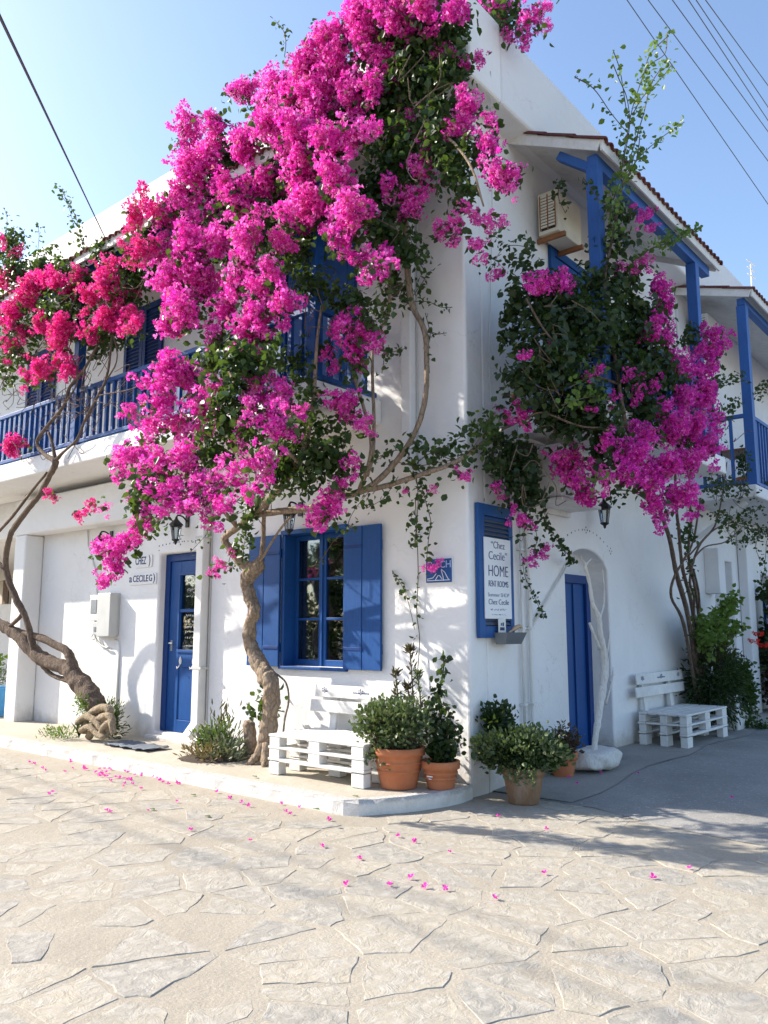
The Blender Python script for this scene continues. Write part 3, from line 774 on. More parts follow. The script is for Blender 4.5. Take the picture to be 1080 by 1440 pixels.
# ------------------------------------------------------------------ the other side of the square (behind the photographer, mirrored in the panes)
oh = thing('house_across_square', (-6, -24, 0), 'white flat roofed house across the square with blue shutters', 'house')
wall_grid('y', -24, -.4, -22, 9, -.1, 5.2, [(-18,-16.8,.1,2.3),(-13,-11.8,1,2.3),(-8,-6.8,.1,2.3),(-3,-1.8,1,2.3),(3,4.2,1,2.3)]).build('wall', M_wall2, oh)
MB().box((-21.9, -24.6, 0), (8.9, -24.45, 5)).build('room_wall', M_dark, oh)
for x in (-13.65,-11.78,-3.65,-1.78,2.35,4.22): MB().box((x, -23.99, 1), (x+.62, -23.94, 2.3)).build('shutter', M_blue, oh, .005)
def side_cable(y, z, r, label):
    a = Vector((-34, y+1.6, z)); b = Vector((16, y-1.9, z)); mb = MB()
    mb.tube([a.lerp(b, k/16)-Vector((0,0,1.2*(k/16)*(1-k/16))) for k in range(17)], r, 6)
    return tag(mb.build('power_cable', M_cable, None, origin=tuple(a)), label, 'cable', 'cables over the square')
side_cable(-6.9, 8.2, .013, 'cable across the square nearest the house, throwing a soft shadow line on the paving')
side_cable(-7.5, 8.5, .015, 'cable across the square farthest from the house')
def lantern(loc, rz, label):
    t = thing('wall_lantern', (0,0,0), label, 'lamp', 'black wall lanterns on the house')
    MB().lathe((0,0,0), [(0,0),(.001,0)], 4)
    MB().box((-.035, -.018, -.07), (.035, -.001, .09)).build('wall_plate', M_black, t, .004)
    MB().tube(smooth_path([(0,-.015,0), (0,-.08,.06), (0,-.16,.07), (0,-.18,.03)], 4), .011, 6).build('arm', M_black, t, smooth=True)
    MB().lathe((0,-.18,0), [(.0,.06),(.014,.045),(.02,.02),(.05,-.01),(.085,-.045),(.09,-.06),(.07,-.06),(0,-.05)], 6).build('cap', M_black, t)
    fr = MB()
    for k in range(6):
        a = math.pi*2*k/6; fr.beam((.068*math.cos(a), -.18+.068*math.sin(a), -.06), (.042*math.cos(a), -.18+.042*math.sin(a), -.24), .008, .008)
    fr.lathe((0,-.18,0), [(.048,-.235),(.05,-.25),(.02,-.27),(.012,-.30),(0,-.31)], 6).lathe((0,-.18,0), [(.074,-.062),(.076,-.075),(.066,-.08)], 6)
    fr.build('cage', M_black, t)
    MB().lathe((0,-.18,0), [(.060,-.066),(.036,-.236)], 6).build('glass', M_glass, t)
    t.location = loc; t.rotation_euler.z = rz
    return t
L1 = lantern((-6.10, -.002, 2.80), 0, 'black wall lantern left of the two CHEZ and CECILE plaques')
dup(L1, (-4.33, -.002, 2.87), 0, 'black wall lantern hanging over the blue street door')
dup(L1, (-2.25, -.002, 2.83), 0, 'black wall lantern half hidden by flowers over the blue shuttered window')
dup(L1, (.002, .50, 2.93), R(90), 'black wall lantern above the slatted shutter sign, wrapped in leaves')
dup(L1, (.002, 2.60, 2.98), R(90), 'black wall lantern beside the air conditioner above the arched door')

LANT = 1
# ------------------------------------------------------------------ text
def text(body, size, loc, rot, mat, parent, name='lettering', ext=.0015, width=None, shear=0, off=.012):
    cu = bpy.data.curves.new(name, 'FONT'); cu.body = body; cu.size = size; cu.extrude = ext; cu.align_x = 'CENTER'; cu.shear = shear; cu.offset = size*off
    o = bpy.data.objects.new(name, cu); COL.objects.link(o)
    dg = bpy.context.evaluated_depsgraph_get(); dg.update(); me = bpy.data.meshes.new_from_object(o.evaluated_get(dg))
    bpy.data.objects.remove(o); o = bpy.data.objects.new(name, me); COL.objects.link(o); me.materials.clear(); me.materials.append(mat)
    xs_ = [v.co.x for v in me.vertices]; 
    if width and xs_: s = width/(max(xs_)-min(xs_)); me.transform(Matrix.Diagonal((s, 1, 1, 1)))
    o.parent = parent; o.location = Vector(loc)-wpos(parent); o.rotation_euler = rot
    return o
RF = (R(90), 0, 0); RS = (R(90), 0, R(90))
# plaques by the street door
pa, pb = at(190, 797, 'y', -.02), at(214, 780, 'y', -.02)
def plaque(px0, py0, px1, py1, label, pieces):
    a = at(px0, py1, 'y', -.016); b = at(px1, py0, 'y', -.016); z0, z1 = a.z, b.z
    if z0 > z1: z0, z1 = z1, z0
    t = thing('name_plaque', ((a.x+b.x)/2, -.01, z0), label, 'sign', 'white name plaques by the street door')
    x0, x1 = a.x, b.x; r = .03; poly = []
    for cx, cz, s0 in ((x1-r, z1-r, 0), (x0+r, z1-r, 90), (x0+r, z0+r, 180), (x1-r, z0+r, 270)):
        for k in range(4): an = R(s0+k*30); poly.append((cx+r*math.cos(an), cz+r*math.sin(an)))
    n = len(poly); MB().add([(p[0], -.003, p[1]) for p in poly]+[(p[0], -.018, p[1]) for p in poly], [list(range(n)), list(range(n, 2*n))[::-1]]+[(i, (i+1) % n, (i+1) % n+n, i+n) for i in range(n)]).build('plate', M_wall, t, .003)
    for body, f0, f1, sz in pieces: text(body, (z1-z0)*sz, ((x0+(x1-x0)*(f0+f1)/2), -.0195, z0+(z1-z0)*.26), RF, M_ink, t, width=(x1-x0)*(f1-f0))
    return t
plaque(189, 779, 214, 799, 'upper white plaque reading CHEZ left of the blue street door', [('CHEZ', .06, .68, .85), (')', .84, .93, .95)])
plaque(181, 805, 220, 823, 'lower white plaque reading CECILE left of the blue street door', [('a', .02, .12, 1.0), ('CECILE', .16, .72, .85), ('G', .75, .86, .85), (')', .90, .97, .95)])
# tile with blue glaze
t = thing('ceramic_tile', (-.33, -.02, 1.95), 'small blue glazed tile lettered CH beside the corner of the house', 'tile')
MB().box((-.50, -.010, 1.93), (-.17, -.002, 2.185)).build('mount', M_wall, t, .003)
MB().box((-.485, -.022, 1.945), (-.185, -.011, 2.17)).build('tile', M_sblue, t, .003)
text('CH', .095, (-.250, -.0235, 2.085), RF, m_simple('pale glaze', (.38,.50,.72), .3), t)
fl = MB()
for pts in ([(-.47,1.98),(-.40,1.99),(-.36,2.03)], [(-.37,1.97),(-.34,2.01),(-.32,2.01),(-.29,1.975)], [(-.30,2.07),(-.26,2.04),(-.23,1.99),(-.215,1.97)], [(-.30,2.06),(-.28,2.0),(-.275,1.96)], [(-.47,1.965),(-.20,1.965)], [(-.46,2.14),(-.43,2.15),(-.41,2.13)]):
    fl.tube([(a, -.0225, b) for a, b in pts], .004, 5)
fl.build('drawing', M_chalk, t)

# hanging sign: blue louvred shutter with a white board
sg = thing('shutter_sign', (.03, .42, 1.42), 'blue slatted shutter hung as sign with white Chez Cecile HOME board', 'sign')
sy0, sy1, sz0, sz1 = .10, .72, 1.42, 2.70; X = .012
MB().box((X, sy0, sz0), (X+.04, sy0+.10, sz1)).box((X, sy1-.07, sz0), (X+.04, sy1, sz1)).box((X, sy0+.101, sz0), (X+.04, sy1-.071, sz0+.11)).box((X, sy0+.101, sz1-.11), (X+.04, sy1-.071, sz1)).box((X, sy0+.101, sz0+.111), (X+.004, sy1-.071, sz1-.111)).build('frame', M_sblue, sg, .004)
proto = None
for k in range(int((sz1-sz0-.24)/.043)):
    z = sz0+.135+k*.043
    if proto is None: proto = MB().beam((X+.022, sy0+.102, z), (X+.022, sy1-.072, z), .036, .008, (.65,0,.75)).build('slat', m_paint('slat grey blue', (.13,.15,.20), (.22,.24,.28)), sg, origin=(X+.022, (sy0+sy1)/2, z))
    else:
        c = proto.copy(); COL.objects.link(c); c.parent = sg; c.location = proto.location+Vector((0,0,k*.043))
bz0, bz1, by0, by1 = 1.60, 2.375, .17, .645
bd = MB().box((X+.044, by0, bz0), (X+.056, by1, bz1)).build('board', m_simple('board white', (.74,.75,.77), .5, 0, .04), sg, .002)
ym = (by0+by1)/2; bw = by1-by0; xx = X+.0575
for body, z, sz, wd, m in (('“Chez', 2.275, .10, .52, M_ink), ('Cecile”', 2.165, .115, .70, M_ink), ('HOME', 2.005, .155, .74, M_ink), ('RENT ROOMS', 1.905, .085, .74, M_ink), ('Summer SHOP', 1.81, .052, .80, M_ink2), ('Chez Cecile', 1.735, .075, .76, M_ink)):
    text(body, sz, (xx, ym, z), RS, m, bd, width=bw*wd, off=-.012)
scribble((xx, ym-.15, 1.675), (0,1,0), .28, .022, 6, M_ink2, bd, r=.0015, nv=(1,0,0))
scribble((xx, ym-.13, 1.632), (0,1,0), .26, .014, 6, M_ink2, bd, r=.001, nv=(1,0,0))
cdh = thing('card_holder', (.10, .56, 1.37), 'grey metal trough with a blue picture card and shell below the shutter sign', 'box')
b = MB().add([(.055,.36,1.36),(.16,.36,1.36),(.16,.66,1.36),(.055,.66,1.36),(.055,.33,1.47),(.20,.33,1.47),(.20,.70,1.47),(.055,.70,1.47)], [(0,3,2,1),(0,1,5,4),(1,2,6,5),(2,3,7,6),(3,0,4,7)]).build('trough', M_zinc, cdh)
MB().box((.085, .36, 1.45), (.09, .49, 1.60)).build('card', M_acw, cdh)
MB().box((.0905, .385, 1.49), (.0915, .465, 1.52)).box((.0905, .40, 1.535), (.0915, .42, 1.56)).box((.0905, .43, 1.53), (.0915, .455, 1.565)).build('picture', M_ink, cdh)
MB().tube(smooth_path([(.12,.50,1.47),(.13,.57,1.50),(.14,.64,1.53),(.15,.69,1.52)], 4), [.01]*4+[.022]*4+[.018]*4+[.006], 7).build('shell', M_paddle, cdh, smooth=True)

# meter box
mt = thing('meter_box', (-5.98, -.1, 1.38), 'grey electricity meter box on the sunlit front wall between leaning trunk and door', 'meter box')
mx0, mx1 = -6.38, -5.80
MB().box((mx0+.02, -.03, 1.42), (mx1-.01, -.002, 2.0)).build('back_box', M_grey, mt, .005)
MB().box((mx0+.25, -.16, 1.40), (mx1, -.031, 2.0)).build('casing', M_grey, mt, .012)
MB().box((mx0, -.13, 1.62), (mx0+.248, -.031, 1.98)).build('window_housing', M_lgrey, mt, .01)
MB().box((mx0+.04, -.137, 1.72), (mx0+.19, -.131, 1.92)).build('inspection_window', M_zinc, mt, .003)
MB().box((mx0+.08, -.12, 1.42), (mx0+.248, -.031, 1.60)).build('lower_housing', M_grey, mt, .01)
MB().box((mx0+.13, -.128, 1.47), (mx0+.19, -.121, 1.54)).build('lock', M_zinc, mt, .003)
MB().tube(smooth_path([(mx0+.0,-.04,1.62),(mx0+.05,-.05,1.40),(mx0+.22,-.05,1.28),(mx0+.40,-.04,1.24)], 5), .014, 6).tube(smooth_path([(mx0-.02,-.03,1.48),(mx0-.01,-.07,1.38),(mx0+.08,-.08,1.36)], 5), .01, 6).build('cable', M_grey, mt, smooth=True)
MB().tube([(mx0-.03,-.014,1.6),(mx0-.03,-.014,2.25),(mx0-.33,-.014,2.72),(mx0-.36,-.014,2.95)], .010, 6).tube([(mx0+.50,-.012,1.36),(mx0+.60,-.012,1.33),(mx0+.62,-.012,1.2),(mx0+.60,-.012,.14)], .014, 6).build('conduit', M_lgrey, mt, smooth=True)

# ------------------------------------------------------------------ air conditioners
def grille_ac(loc, label, mat, sx=.30, sy=.72, sz=.50, rust=True):
    t = thing('air_conditioner', loc, label, 'air conditioner')
    x, y, z = loc
    MB().box((x, y, z), (x+sx, y+sy, z+sz)).build('casing', mat, t, .012)
    MB().box((x+.04, y-.003, z+.04), (x+sx-.03, y-.001, z+sz-.04)).build('grille_back', M_dark, t)
    for k in range(11):
        zz = z+.07+k*(sz-.14)/10
        MB().box((x+.02, y-.014, zz), (x+sx-.01, y-.004, zz+.024)).build('grille_bar', mat, t)
    for k in range(3):
        xx_ = x+.03+k*(sx-.06)/2; MB().box((xx_, y-.020, z+.04), (xx_+.012, y-.0145, z+sz-.04)).build('grille_rod', M_rust if rust else mat, t)
    for yy in (y+.05, y+sy-.10): MB().box((0.003, yy, z-.055), (x+sx+.05, yy+.04, z-.005)).build('bracket', M_rust if rust else M_zinc, t)
    return t
grille_ac((.05, 1.44, 5.92), 'old cream air conditioner with rusty grille high on the side wall under porch roof', M_acc, .25, .58, .50)
grille_ac((.05, 6.3, 5.95), 'small pale air conditioner on the far house under its porch roof', M_acw, .30, .6, .5, False)
t = thing('air_conditioner', (.2, 1.45, 2.9), 'white fan air conditioner on a wall shelf over the arched side door', 'air conditioner')
ax0, ay0, az0 = .08, 1.15, 2.86
MB().box((ax0, ay0, az0), (ax0+.30, ay0+.82, az0+.56)).build('casing', M_acw, t, .015)
ring = MB(); n = 28; c0 = Vector((ax0+.302, ay0+.36, az0+.28))
for k in range(n):
    a, b2 = 2*math.pi*k/n, 2*math.pi*(k+1)/n
    for r_, x_ in ((.25, .0), (.235, .018), (.20, .0)): ring.v.append(c0+Vector((x_, r_*math.cos(a), r_*math.sin(a))))
for k in range(n):
    for j in range(2): a = 3*k+j; b2 = 3*((k+1) % n)+j; ring.f.append([a, b2, b2+1, a+1])
ring.build('fan_ring', M_acw, t, smooth=True)
MB().disc(c0+Vector((.001,0,0)), (1,0,0), .2, 24).build('fan_opening', M_dark, t)
for k in range(3):
    a = k*2.094; MB().add([c0+Vector((.004,0,0)), c0+Vector((.012,.17*math.cos(a),.17*math.sin(a))), c0+Vector((.004,.17*math.cos(a+.8),.17*math.sin(a+.8)))], [(0,1,2)]).build('fan_blade', M_grey, t)
for k in range(7):
    r_ = .03+.025*k; mbx = MB(); pts = [c0+Vector((.014, r_*math.cos(2*math.pi*j/20), r_*math.sin(2*math.pi*j/20))) for j in range(21)]; mbx.tube(pts, .0025, 4, cap=False).build('guard_ring', M_acw, t)
MB().box((.0, ay0-.05, az0-.05), (.42, ay0+.86, az0-.015)).box((.0, ay0-.05, az0-.11), (.05, ay0+.86, az0-.051)).build('shelf', M_fascia, t, .005)
t = thing('lidded_box', (.1, .75, 3.0), 'dark box with a pale lid on the side wall half covered by leaves', 'lidded_box')  # plain near-black box under a thin pale lid
MB().box((.003, .72, 2.90), (.20, 1.0, 3.38)).build('body', M_dark, t, .005)
MB().box((.0, .70, 3.385), (.26, 1.06, 3.41)).build('lid', M_fascia, t, .004)

# ------------------------------------------------------------------ pallet benches
def pallet_bench(name, label):
    """local frame: x along the seat, -y the front, origin at the centre of the footprint"""
    t = thing(name, (0,0,0), label, 'bench', 'white pallet benches by the house')
    L, D = 1.24, .68
    def bx(nm, a, b, p=t, mt=M_wwood):
        return MB().box(a, b).build(nm, mt, p, .005)
    j = lambda s=.004: rnd.uniform(-s, s)
    for k in range(5):                                   # seat boards
        y = -D/2+k*(D-.125)/4; bd_ = bx('board', (-L/2+j(), y, .352+j(.001)), (L/2+j(), y+.118, .374+j(.002)))
        nl = MB()
        for x in (-L/2+.06, 0, L/2-.07):
            for q in (.03, .085): nl.disc((x+j(), y+q+j(), .3765), (0,0,1), .005, 6)
        nl.build('nail_heads', M_rust, bd_)
    for lvl, (z0, z1) in enumerate(((.262,.350), (.152,.238), (.0,.120))):
        for x in (-L/2+.01, -.075, L/2-.155):
            for y in (-D/2+.005, -.06, D/2-.105):
                if lvl == 2 and x == -.075 and y == -D/2+.005: continue
                bx('block', (x+j(), y+j(), z0+.001), (x+.145+j(), y+.10+j(), z1-.001))
        if lvl < 2:
            for y in (-D/2, -.06, D/2-.10): bx('runner', (-L/2+j(), y-.001, z0-.023), (L/2+j(), y+.105, z0))
            if lvl == 0:
                for x in (-L/2, -.07, L/2-.11): bx('cross_board', (x, -D/2+.11, z0-.021), (x+.11, D/2-.11, z0-.001))
    for y in (-D/2, D/2-.10): bx('runner', (-L/2+.15, y, .122), (L/2-.15, y+.10, .143))
    for x in (-L/2+.22, L/2-.30):
        MB().beam((x, D/2-.03, .12), (x, D/2+.055, .80), .085, .035, (0,1,0)).build('upright', M_wwood, t, .004)
    for z, h, o2, nm in ((.55,.12,.018,'backrest_board'), (.70,.125,.036,'backrest_board')):
        e = .05 if z < .6 else 0.0
        b = MB().beam((-L/2-.02-e, D/2-.035+o2-.01, z+.05), (L/2+.02, D/2-.035+o2-.01, z+.05), .024, h, (0,.12,1)).build(nm, M_wwood, t, .005)
        if z > .6:
            y_ = D/2-.035+o2-.026
            for cx in (-L/2+.12, 0, L/2-.12):
                P2 = []
                for q in range(8): an = q*math.pi/4; P2.append((cx+.032*math.cos(an), y_, z+.05+.032*math.sin(an)))
                P2 += diamond((cx, y_, z+.05), (1,0,0), .014)
                if cx == 0: P2 += [(cx+s*d_, y_, z+.05) for s in (-1,1) for d_ in (.055,.075,.095)]
                dots([(a[0], y_-.0005-.12*(a[2]-z-.05), a[2]) for a in [Vector(p) for p in P2]], (0,-1,0), M_ink, b, .0085)
    return t
B1 = pallet_bench('pallet_bench', 'white pallet bench under the blue shuttered window on the pavement')
B1.location = (-1.20, -.475, PZ)
B2 = dup(B1, (.385, 4.30, .102), R(90), 'white pallet bench farther up the lane beside the dark climbing shrub')
B2.scale = (1.22, .88, 1.04)

# ------------------------------------------------------------------ foliage machinery
def leaf_tmpl(w=.42, fold=.12, curl=.12):
    v = np.array([(0,0,0), (w*.8,.28,fold), (w*.78,.62,fold*.7), (0,1,-curl), (-w*.78,.62,fold*.7), (-w*.8,.28,fold)])
    return v, np.array([(0,1,2,3), (0,3,4,5)])
def blade_tmpl(w=.12):
    v = np.array([(0,0,0), (w,.35,.05), (w*.7,.72,.0), (0,1,-.05), (-w*.7,.72,.0), (-w,.35,.05)])
    return v, np.array([(0,1,2,3), (0,3,4,5)])
def flower_tmpl():
    vs = []; fs = []
    for k in range(3):
        a = k*2.094; ca, sa = math.cos(a), math.sin(a); b = len(vs)
        for (u, v, h) in ((.04,0,.05), (.30,.34,.42), (.62,.34,.62), (.92,0,.66), (.62,-.34,.62), (.30,-.34,.42)):
            vs.append((u*ca-v*sa, u*sa+v*ca, h))
        fs += [(b,b+1,b+2,b+3), (b,b+3,b+4,b+5)]
    b = len(vs); vs += [(.15,0,.80),(0,.15,.80),(-.15,0,.80),(0,-.15,.80)]; fs.append((b,b+1,b+2,b+3))
    return np.array(vs), np.array(fs)
def rots(dirs, roll):
    """rotation matrices whose local +Z axis is dirs"""
    z = dirs/np.linalg.norm(dirs, axis=1, keepdims=True)
    h = np.where(np.abs(z[:, 2:3]) < .9, np.array([[0,0,1.]]), np.array([[1.,0,0]]))
    x = np.cross(h, z); x /= np.linalg.norm(x, axis=1, keepdims=True); y = np.cross(z, x)
    c, s = np.cos(roll)[:, None], np.sin(roll)[:, None]
    return np.stack([x*c+y*s, -x*s+y*c, z], axis=2)
def scatter(name, tmpl, pos, Rm, scl, mat, parent, rv=None, kind='stuff', white=False):
    V, Fc = tmpl; N = len(pos); off = np.array(wpos(parent)) if parent else np.zeros(3)
    P = np.einsum('nij,vj->nvi', Rm, V)*scl[:, None, None] + (pos-off)[:, None, :]
    nv, nf = len(V), len(Fc); me = bpy.data.meshes.new(name)
    me.vertices.add(N*nv); me.vertices.foreach_set('co', P.reshape(-1).astype(np.float32))
    idx = (Fc[None]+np.arange(N)[:, None, None]*nv).reshape(-1)
    me.loops.add(len(idx)); me.loops.foreach_set('vertex_index', idx.astype(np.int32))
    me.polygons.add(N*nf); me.polygons.foreach_set('loop_start', (np.arange(N*nf)*4).astype(np.int32))
    me.update(calc_edges=True)
    r = np.repeat(rv if rv is not None else nr.rand(N), nv).reshape(N, nv)
    if white: r = r.copy(); r[:, -4:] = np.where(nr.rand(N, 1) < .5, 2.0, r[:, -4:])
    A = me.attributes.new('rnd', 'FLOAT', 'POINT'); A.data.foreach_set('value', r.reshape(-1).astype(np.float32))
    o = link(name, me, mat, parent)
    if kind: o['kind'] = kind
    return o
LEAF = leaf_tmpl(); BLADE = blade_tmpl(); FLOWER = flower_tmpl()
def cluster_data(seed, nfl=135):
    g_ = np.random.RandomState(seed)
    # a loose lumpy truss: a few sub-balls
    subs = [(np.zeros(3), .62)]+[(g_.normal(size=3)*np.array([.55,.55,.62]), g_.uniform(.28,.52)) for _ in range(7)]
    pos = []; dr_ = []
    w = np.array([r**2 for _, r in subs]); w /= w.sum()
    for _ in range(nfl):
        c, r = subs[g_.choice(len(subs), p=w)]
        d = g_.normal(size=3); d /= np.linalg.norm(d); d[2] = d[2]*.9+.08
        pos.append(c+d*r*g_.uniform(.6, 1.12)); dr_.append(d+g_.normal(size=3)*.45)
    return np.array(pos), np.array(dr_), g_.uniform(.15, .29, nfl), g_.rand(nfl)
CL = [cluster_data(100+k) for k in range(7)]
_cm = {}
def cluster_mesh(k, mat):
    key = (k, mat.name)
    if key not in _cm:
        p, d, s, r = CL[k]; o = scatter('flower_cluster', FLOWER, p, rots(d, r*6.28), s, mat, None, r, None, True)
        _cm[key] = o.data; bpy.data.objects.remove(o)
    return _cm[key]
class Plant:
    def __init__(s, root, mat, leafmat, csize=.15):
        s.root = root; s.mat = mat; s.lm = leafmat; s.cs = csize; s.cl = []; s.lp = []; s.ld = []; s.ls = []
    def leaves(s, n, c, rad, size=.074):
        """n leaves in tufts inside an ellipsoid"""
        if n < 1: return
        c = np.array(c); rad = np.array(rad)*np.ones(3); nt = max(1, n//9)
        d = nr.normal(size=(nt, 3)); d /= np.linalg.norm(d, axis=1, keepdims=True)
        tc = c+d*rad*(nr.rand(nt, 1)**.45)
        out = d
        k = nr.randint(0, nt, n); p = tc[k]+nr.normal(size=(n, 3))*.055
        s.lp.append(p); s.ld.append(out[k]*.7+nr.normal(size=(n, 3))*.6+np.array([0,-.15,.35])); s.ls.append(size*nr.uniform(.6, 1.25, n))
    def strand(s, pts, step=.04, size=.055, spread=.03, rad=.004, stems=None):
        pp_ = smooth_path(pts, 6)
        if stems is not None: stems.tube(pp_, rad, 4)
        for a, b in zip(pp_[:-1], pp_[1:]):
            L = (b-a).length; n = max(1, int(L/step+nr.rand()))
            for _ in range(n):
                q = a.lerp(b, nr.rand()); s.lp.append((np.array(q)+nr.normal(size=3)*spread)[None]); s.ld.append((nr.normal(size=3)*.7+np.array([0,-.3,.2]))[None]); s.ls.append(np.array([size*nr.uniform(.6, 1.2)]))
    def blob(s, px, py, r, ax, v, fl=1.0, leaf=1.0, flat=.75):
        c = at(px, py, ax, v); rm = r*depth(c)/FPX
        if fl:
            n = max(1, int(round(fl*1.7*(rm/s.cs)**2)+.5)) if rm > s.cs*.9 else 1
            for k in range(n):
                if n == 1: p = c
                else:
                    d = Vector(nr.normal(size=3)).normalized()
                    if d.dot(Vector(fw)) > .25: d = -d                      # the far side of the mass is leaves only
                    p = c + d*max(0, rm-s.cs*1.05)*(.55+.45*nr.rand()**.5)
                s.cl.append((p, min(s.cs, rm*1.05)*nr.uniform(.72, 1.15)))
        if leaf:
            s.leaves(int(leaf*150*(rm/.2)**2), c+Vector(fw)*rm*.6*(1 if fl else 0), rm*np.array([1,1,1])*(.85 if fl else 1.0))
    def finish(s, maxn=290):
        s.cl.sort(key=lambda a: -a[1]/depth(a[0]))
        RP = []; RR = []; RS_ = []; RV = []
        off = wpos(s.root)
        for k, (p, sz) in enumerate(s.cl):
            j = rnd.randrange(7); sc = (sz*rnd.uniform(.85,1.15), sz*rnd.uniform(.85,1.15), sz*rnd.uniform(.85,1.25)); rz = rnd.uniform(0, 6.28)
            if k < maxn:
                o = bpy.data.objects.new('flower_cluster', cluster_mesh(j, s.mat)); COL.objects.link(o); o.parent = s.root
                o.location = Vector(p)-off; o.scale = sc; o.rotation_euler = (rnd.uniform(-.4,.4), rnd.uniform(-.4,.4), rz)
            else:
                P, D, SS, V = CL[j]; M = np.array(Matrix.Rotation(rz, 3, 'Z'))
                RP.append(P@M.T*np.array(sc)+np.array(p)); RR.append(rots(D@M.T, V*6.28)); RS_.append(SS*sz); RV.append(V)
        if RP: scatter('flower_clusters', FLOWER, np.concatenate(RP), np.concatenate(RR), np.concatenate(RS_), s.mat, s.root, np.concatenate(RV), 'stuff', True)
        if s.lp:
            P = np.concatenate(s.lp); D = np.concatenate(s.ld); Z = np.concatenate(s.ls)
            ok = ~((P[:, 0] < .02) & (P[:, 1] > -.03) & (P[:, 2] < 6.8)) & (P[:, 2] > .02)
            ok &= ~((P[:, 0] < .33) & (P[:, 1] > -.33) & (P[:, 2] > 6.75) & (P[:, 2] < 7.66))
            P, D, Z = P[ok], D[ok], Z[ok]
            scatter('foliage', LEAF, P, rots(D, nr.rand(len(P))*6.28), Z, s.lm, s.root)
        return len(s.cl), sum(len(a) for a in s.lp)
def px_tube(mb, pts, n=8, jit=.12, sub=5):
    """pts: (px, py, axis, value, radius in m)"""
    P = [at(a, b, ax, v) for a, b, ax, v, r in pts]; mb.tube(smooth_path(P, sub), interp([q[4] for q in pts], sub), n, jit); return P
def lumpy(o, amt=.03, size=.12, lv=1):
    m = o.modifiers.new('s', 'SUBSURF'); m.levels = lv; m.render_levels = lv
    tx = bpy.data.textures.new('lump', 'CLOUDS'); tx.noise_scale = size; tx.noise_depth = 3
    d = o.modifiers.new('d', 'DISPLACE'); d.texture = tx; d.strength = amt; d.mid_level = .5; d.texture_coords = 'GLOBAL' if False else 'LOCAL'
    return o
# ------------------------------------------------------------------ the big magenta bougainvillea
bou = thing('bougainvillea', (-2.85, -.42, PZ), 'huge magenta bougainvillea with twisted pale trunk beside the blue window, climbing to the roof', 'flowering climber')
mb = MB()
px_tube(mb, [(373,1062,'y',-.42,.105),(377,1030,'y',-.42,.092),(381,995,'y',-.42,.086),(382,965,'y',-.42,.094),(373,948,'y',-.40,.100),(362,928,'y',-.38,.082),(352,905,'y',-.38,.074),(351,880,'y',-.40,.070),(358,860,'y',-.42,.070),(352,842,'y',-.42,.072),(347,822,'y',-.42,.076),(352,806,'y',-.42,.095),(362,794,'y',-.42,.085),(366,783,'y',-.42,.03)], 16, .16, 6)
trunk = lumpy(mb.build('trunk', M_bark, bou, smooth=True), .055, .13, 2)
for dx, dy in ((-.22,-.05),(-.10,-.17),(.12,-.15),(.22,.02)):
    c = at(376, 1058, 'y', -.42); MB().tube(smooth_path([(c.x+dx*.2, c.y+dy*.2, PZ+.20), (c.x+dx*.6, c.y+dy*.6, PZ+.06), (c.x+dx, c.y+dy, PZ+.005), (c.x+dx*1.25, c.y+dy*1.2, PZ-.03)], 4), interp([.055,.045,.028,.012], 4), 9, .15).build('root', M_bark, bou, smooth=True)
mb = MB(); px_tube(mb, [(352,1062,'y',-.38,.085),(352,1035,'y',-.38,.07),(350,1018,'y',-.38,.075),(350,1014,'y',-.38,.06)], 12, .12, 4)
lumpy(mb.build('cut_stump', M_bark, bou, smooth=True), .04, .06, 1)
mb = MB()
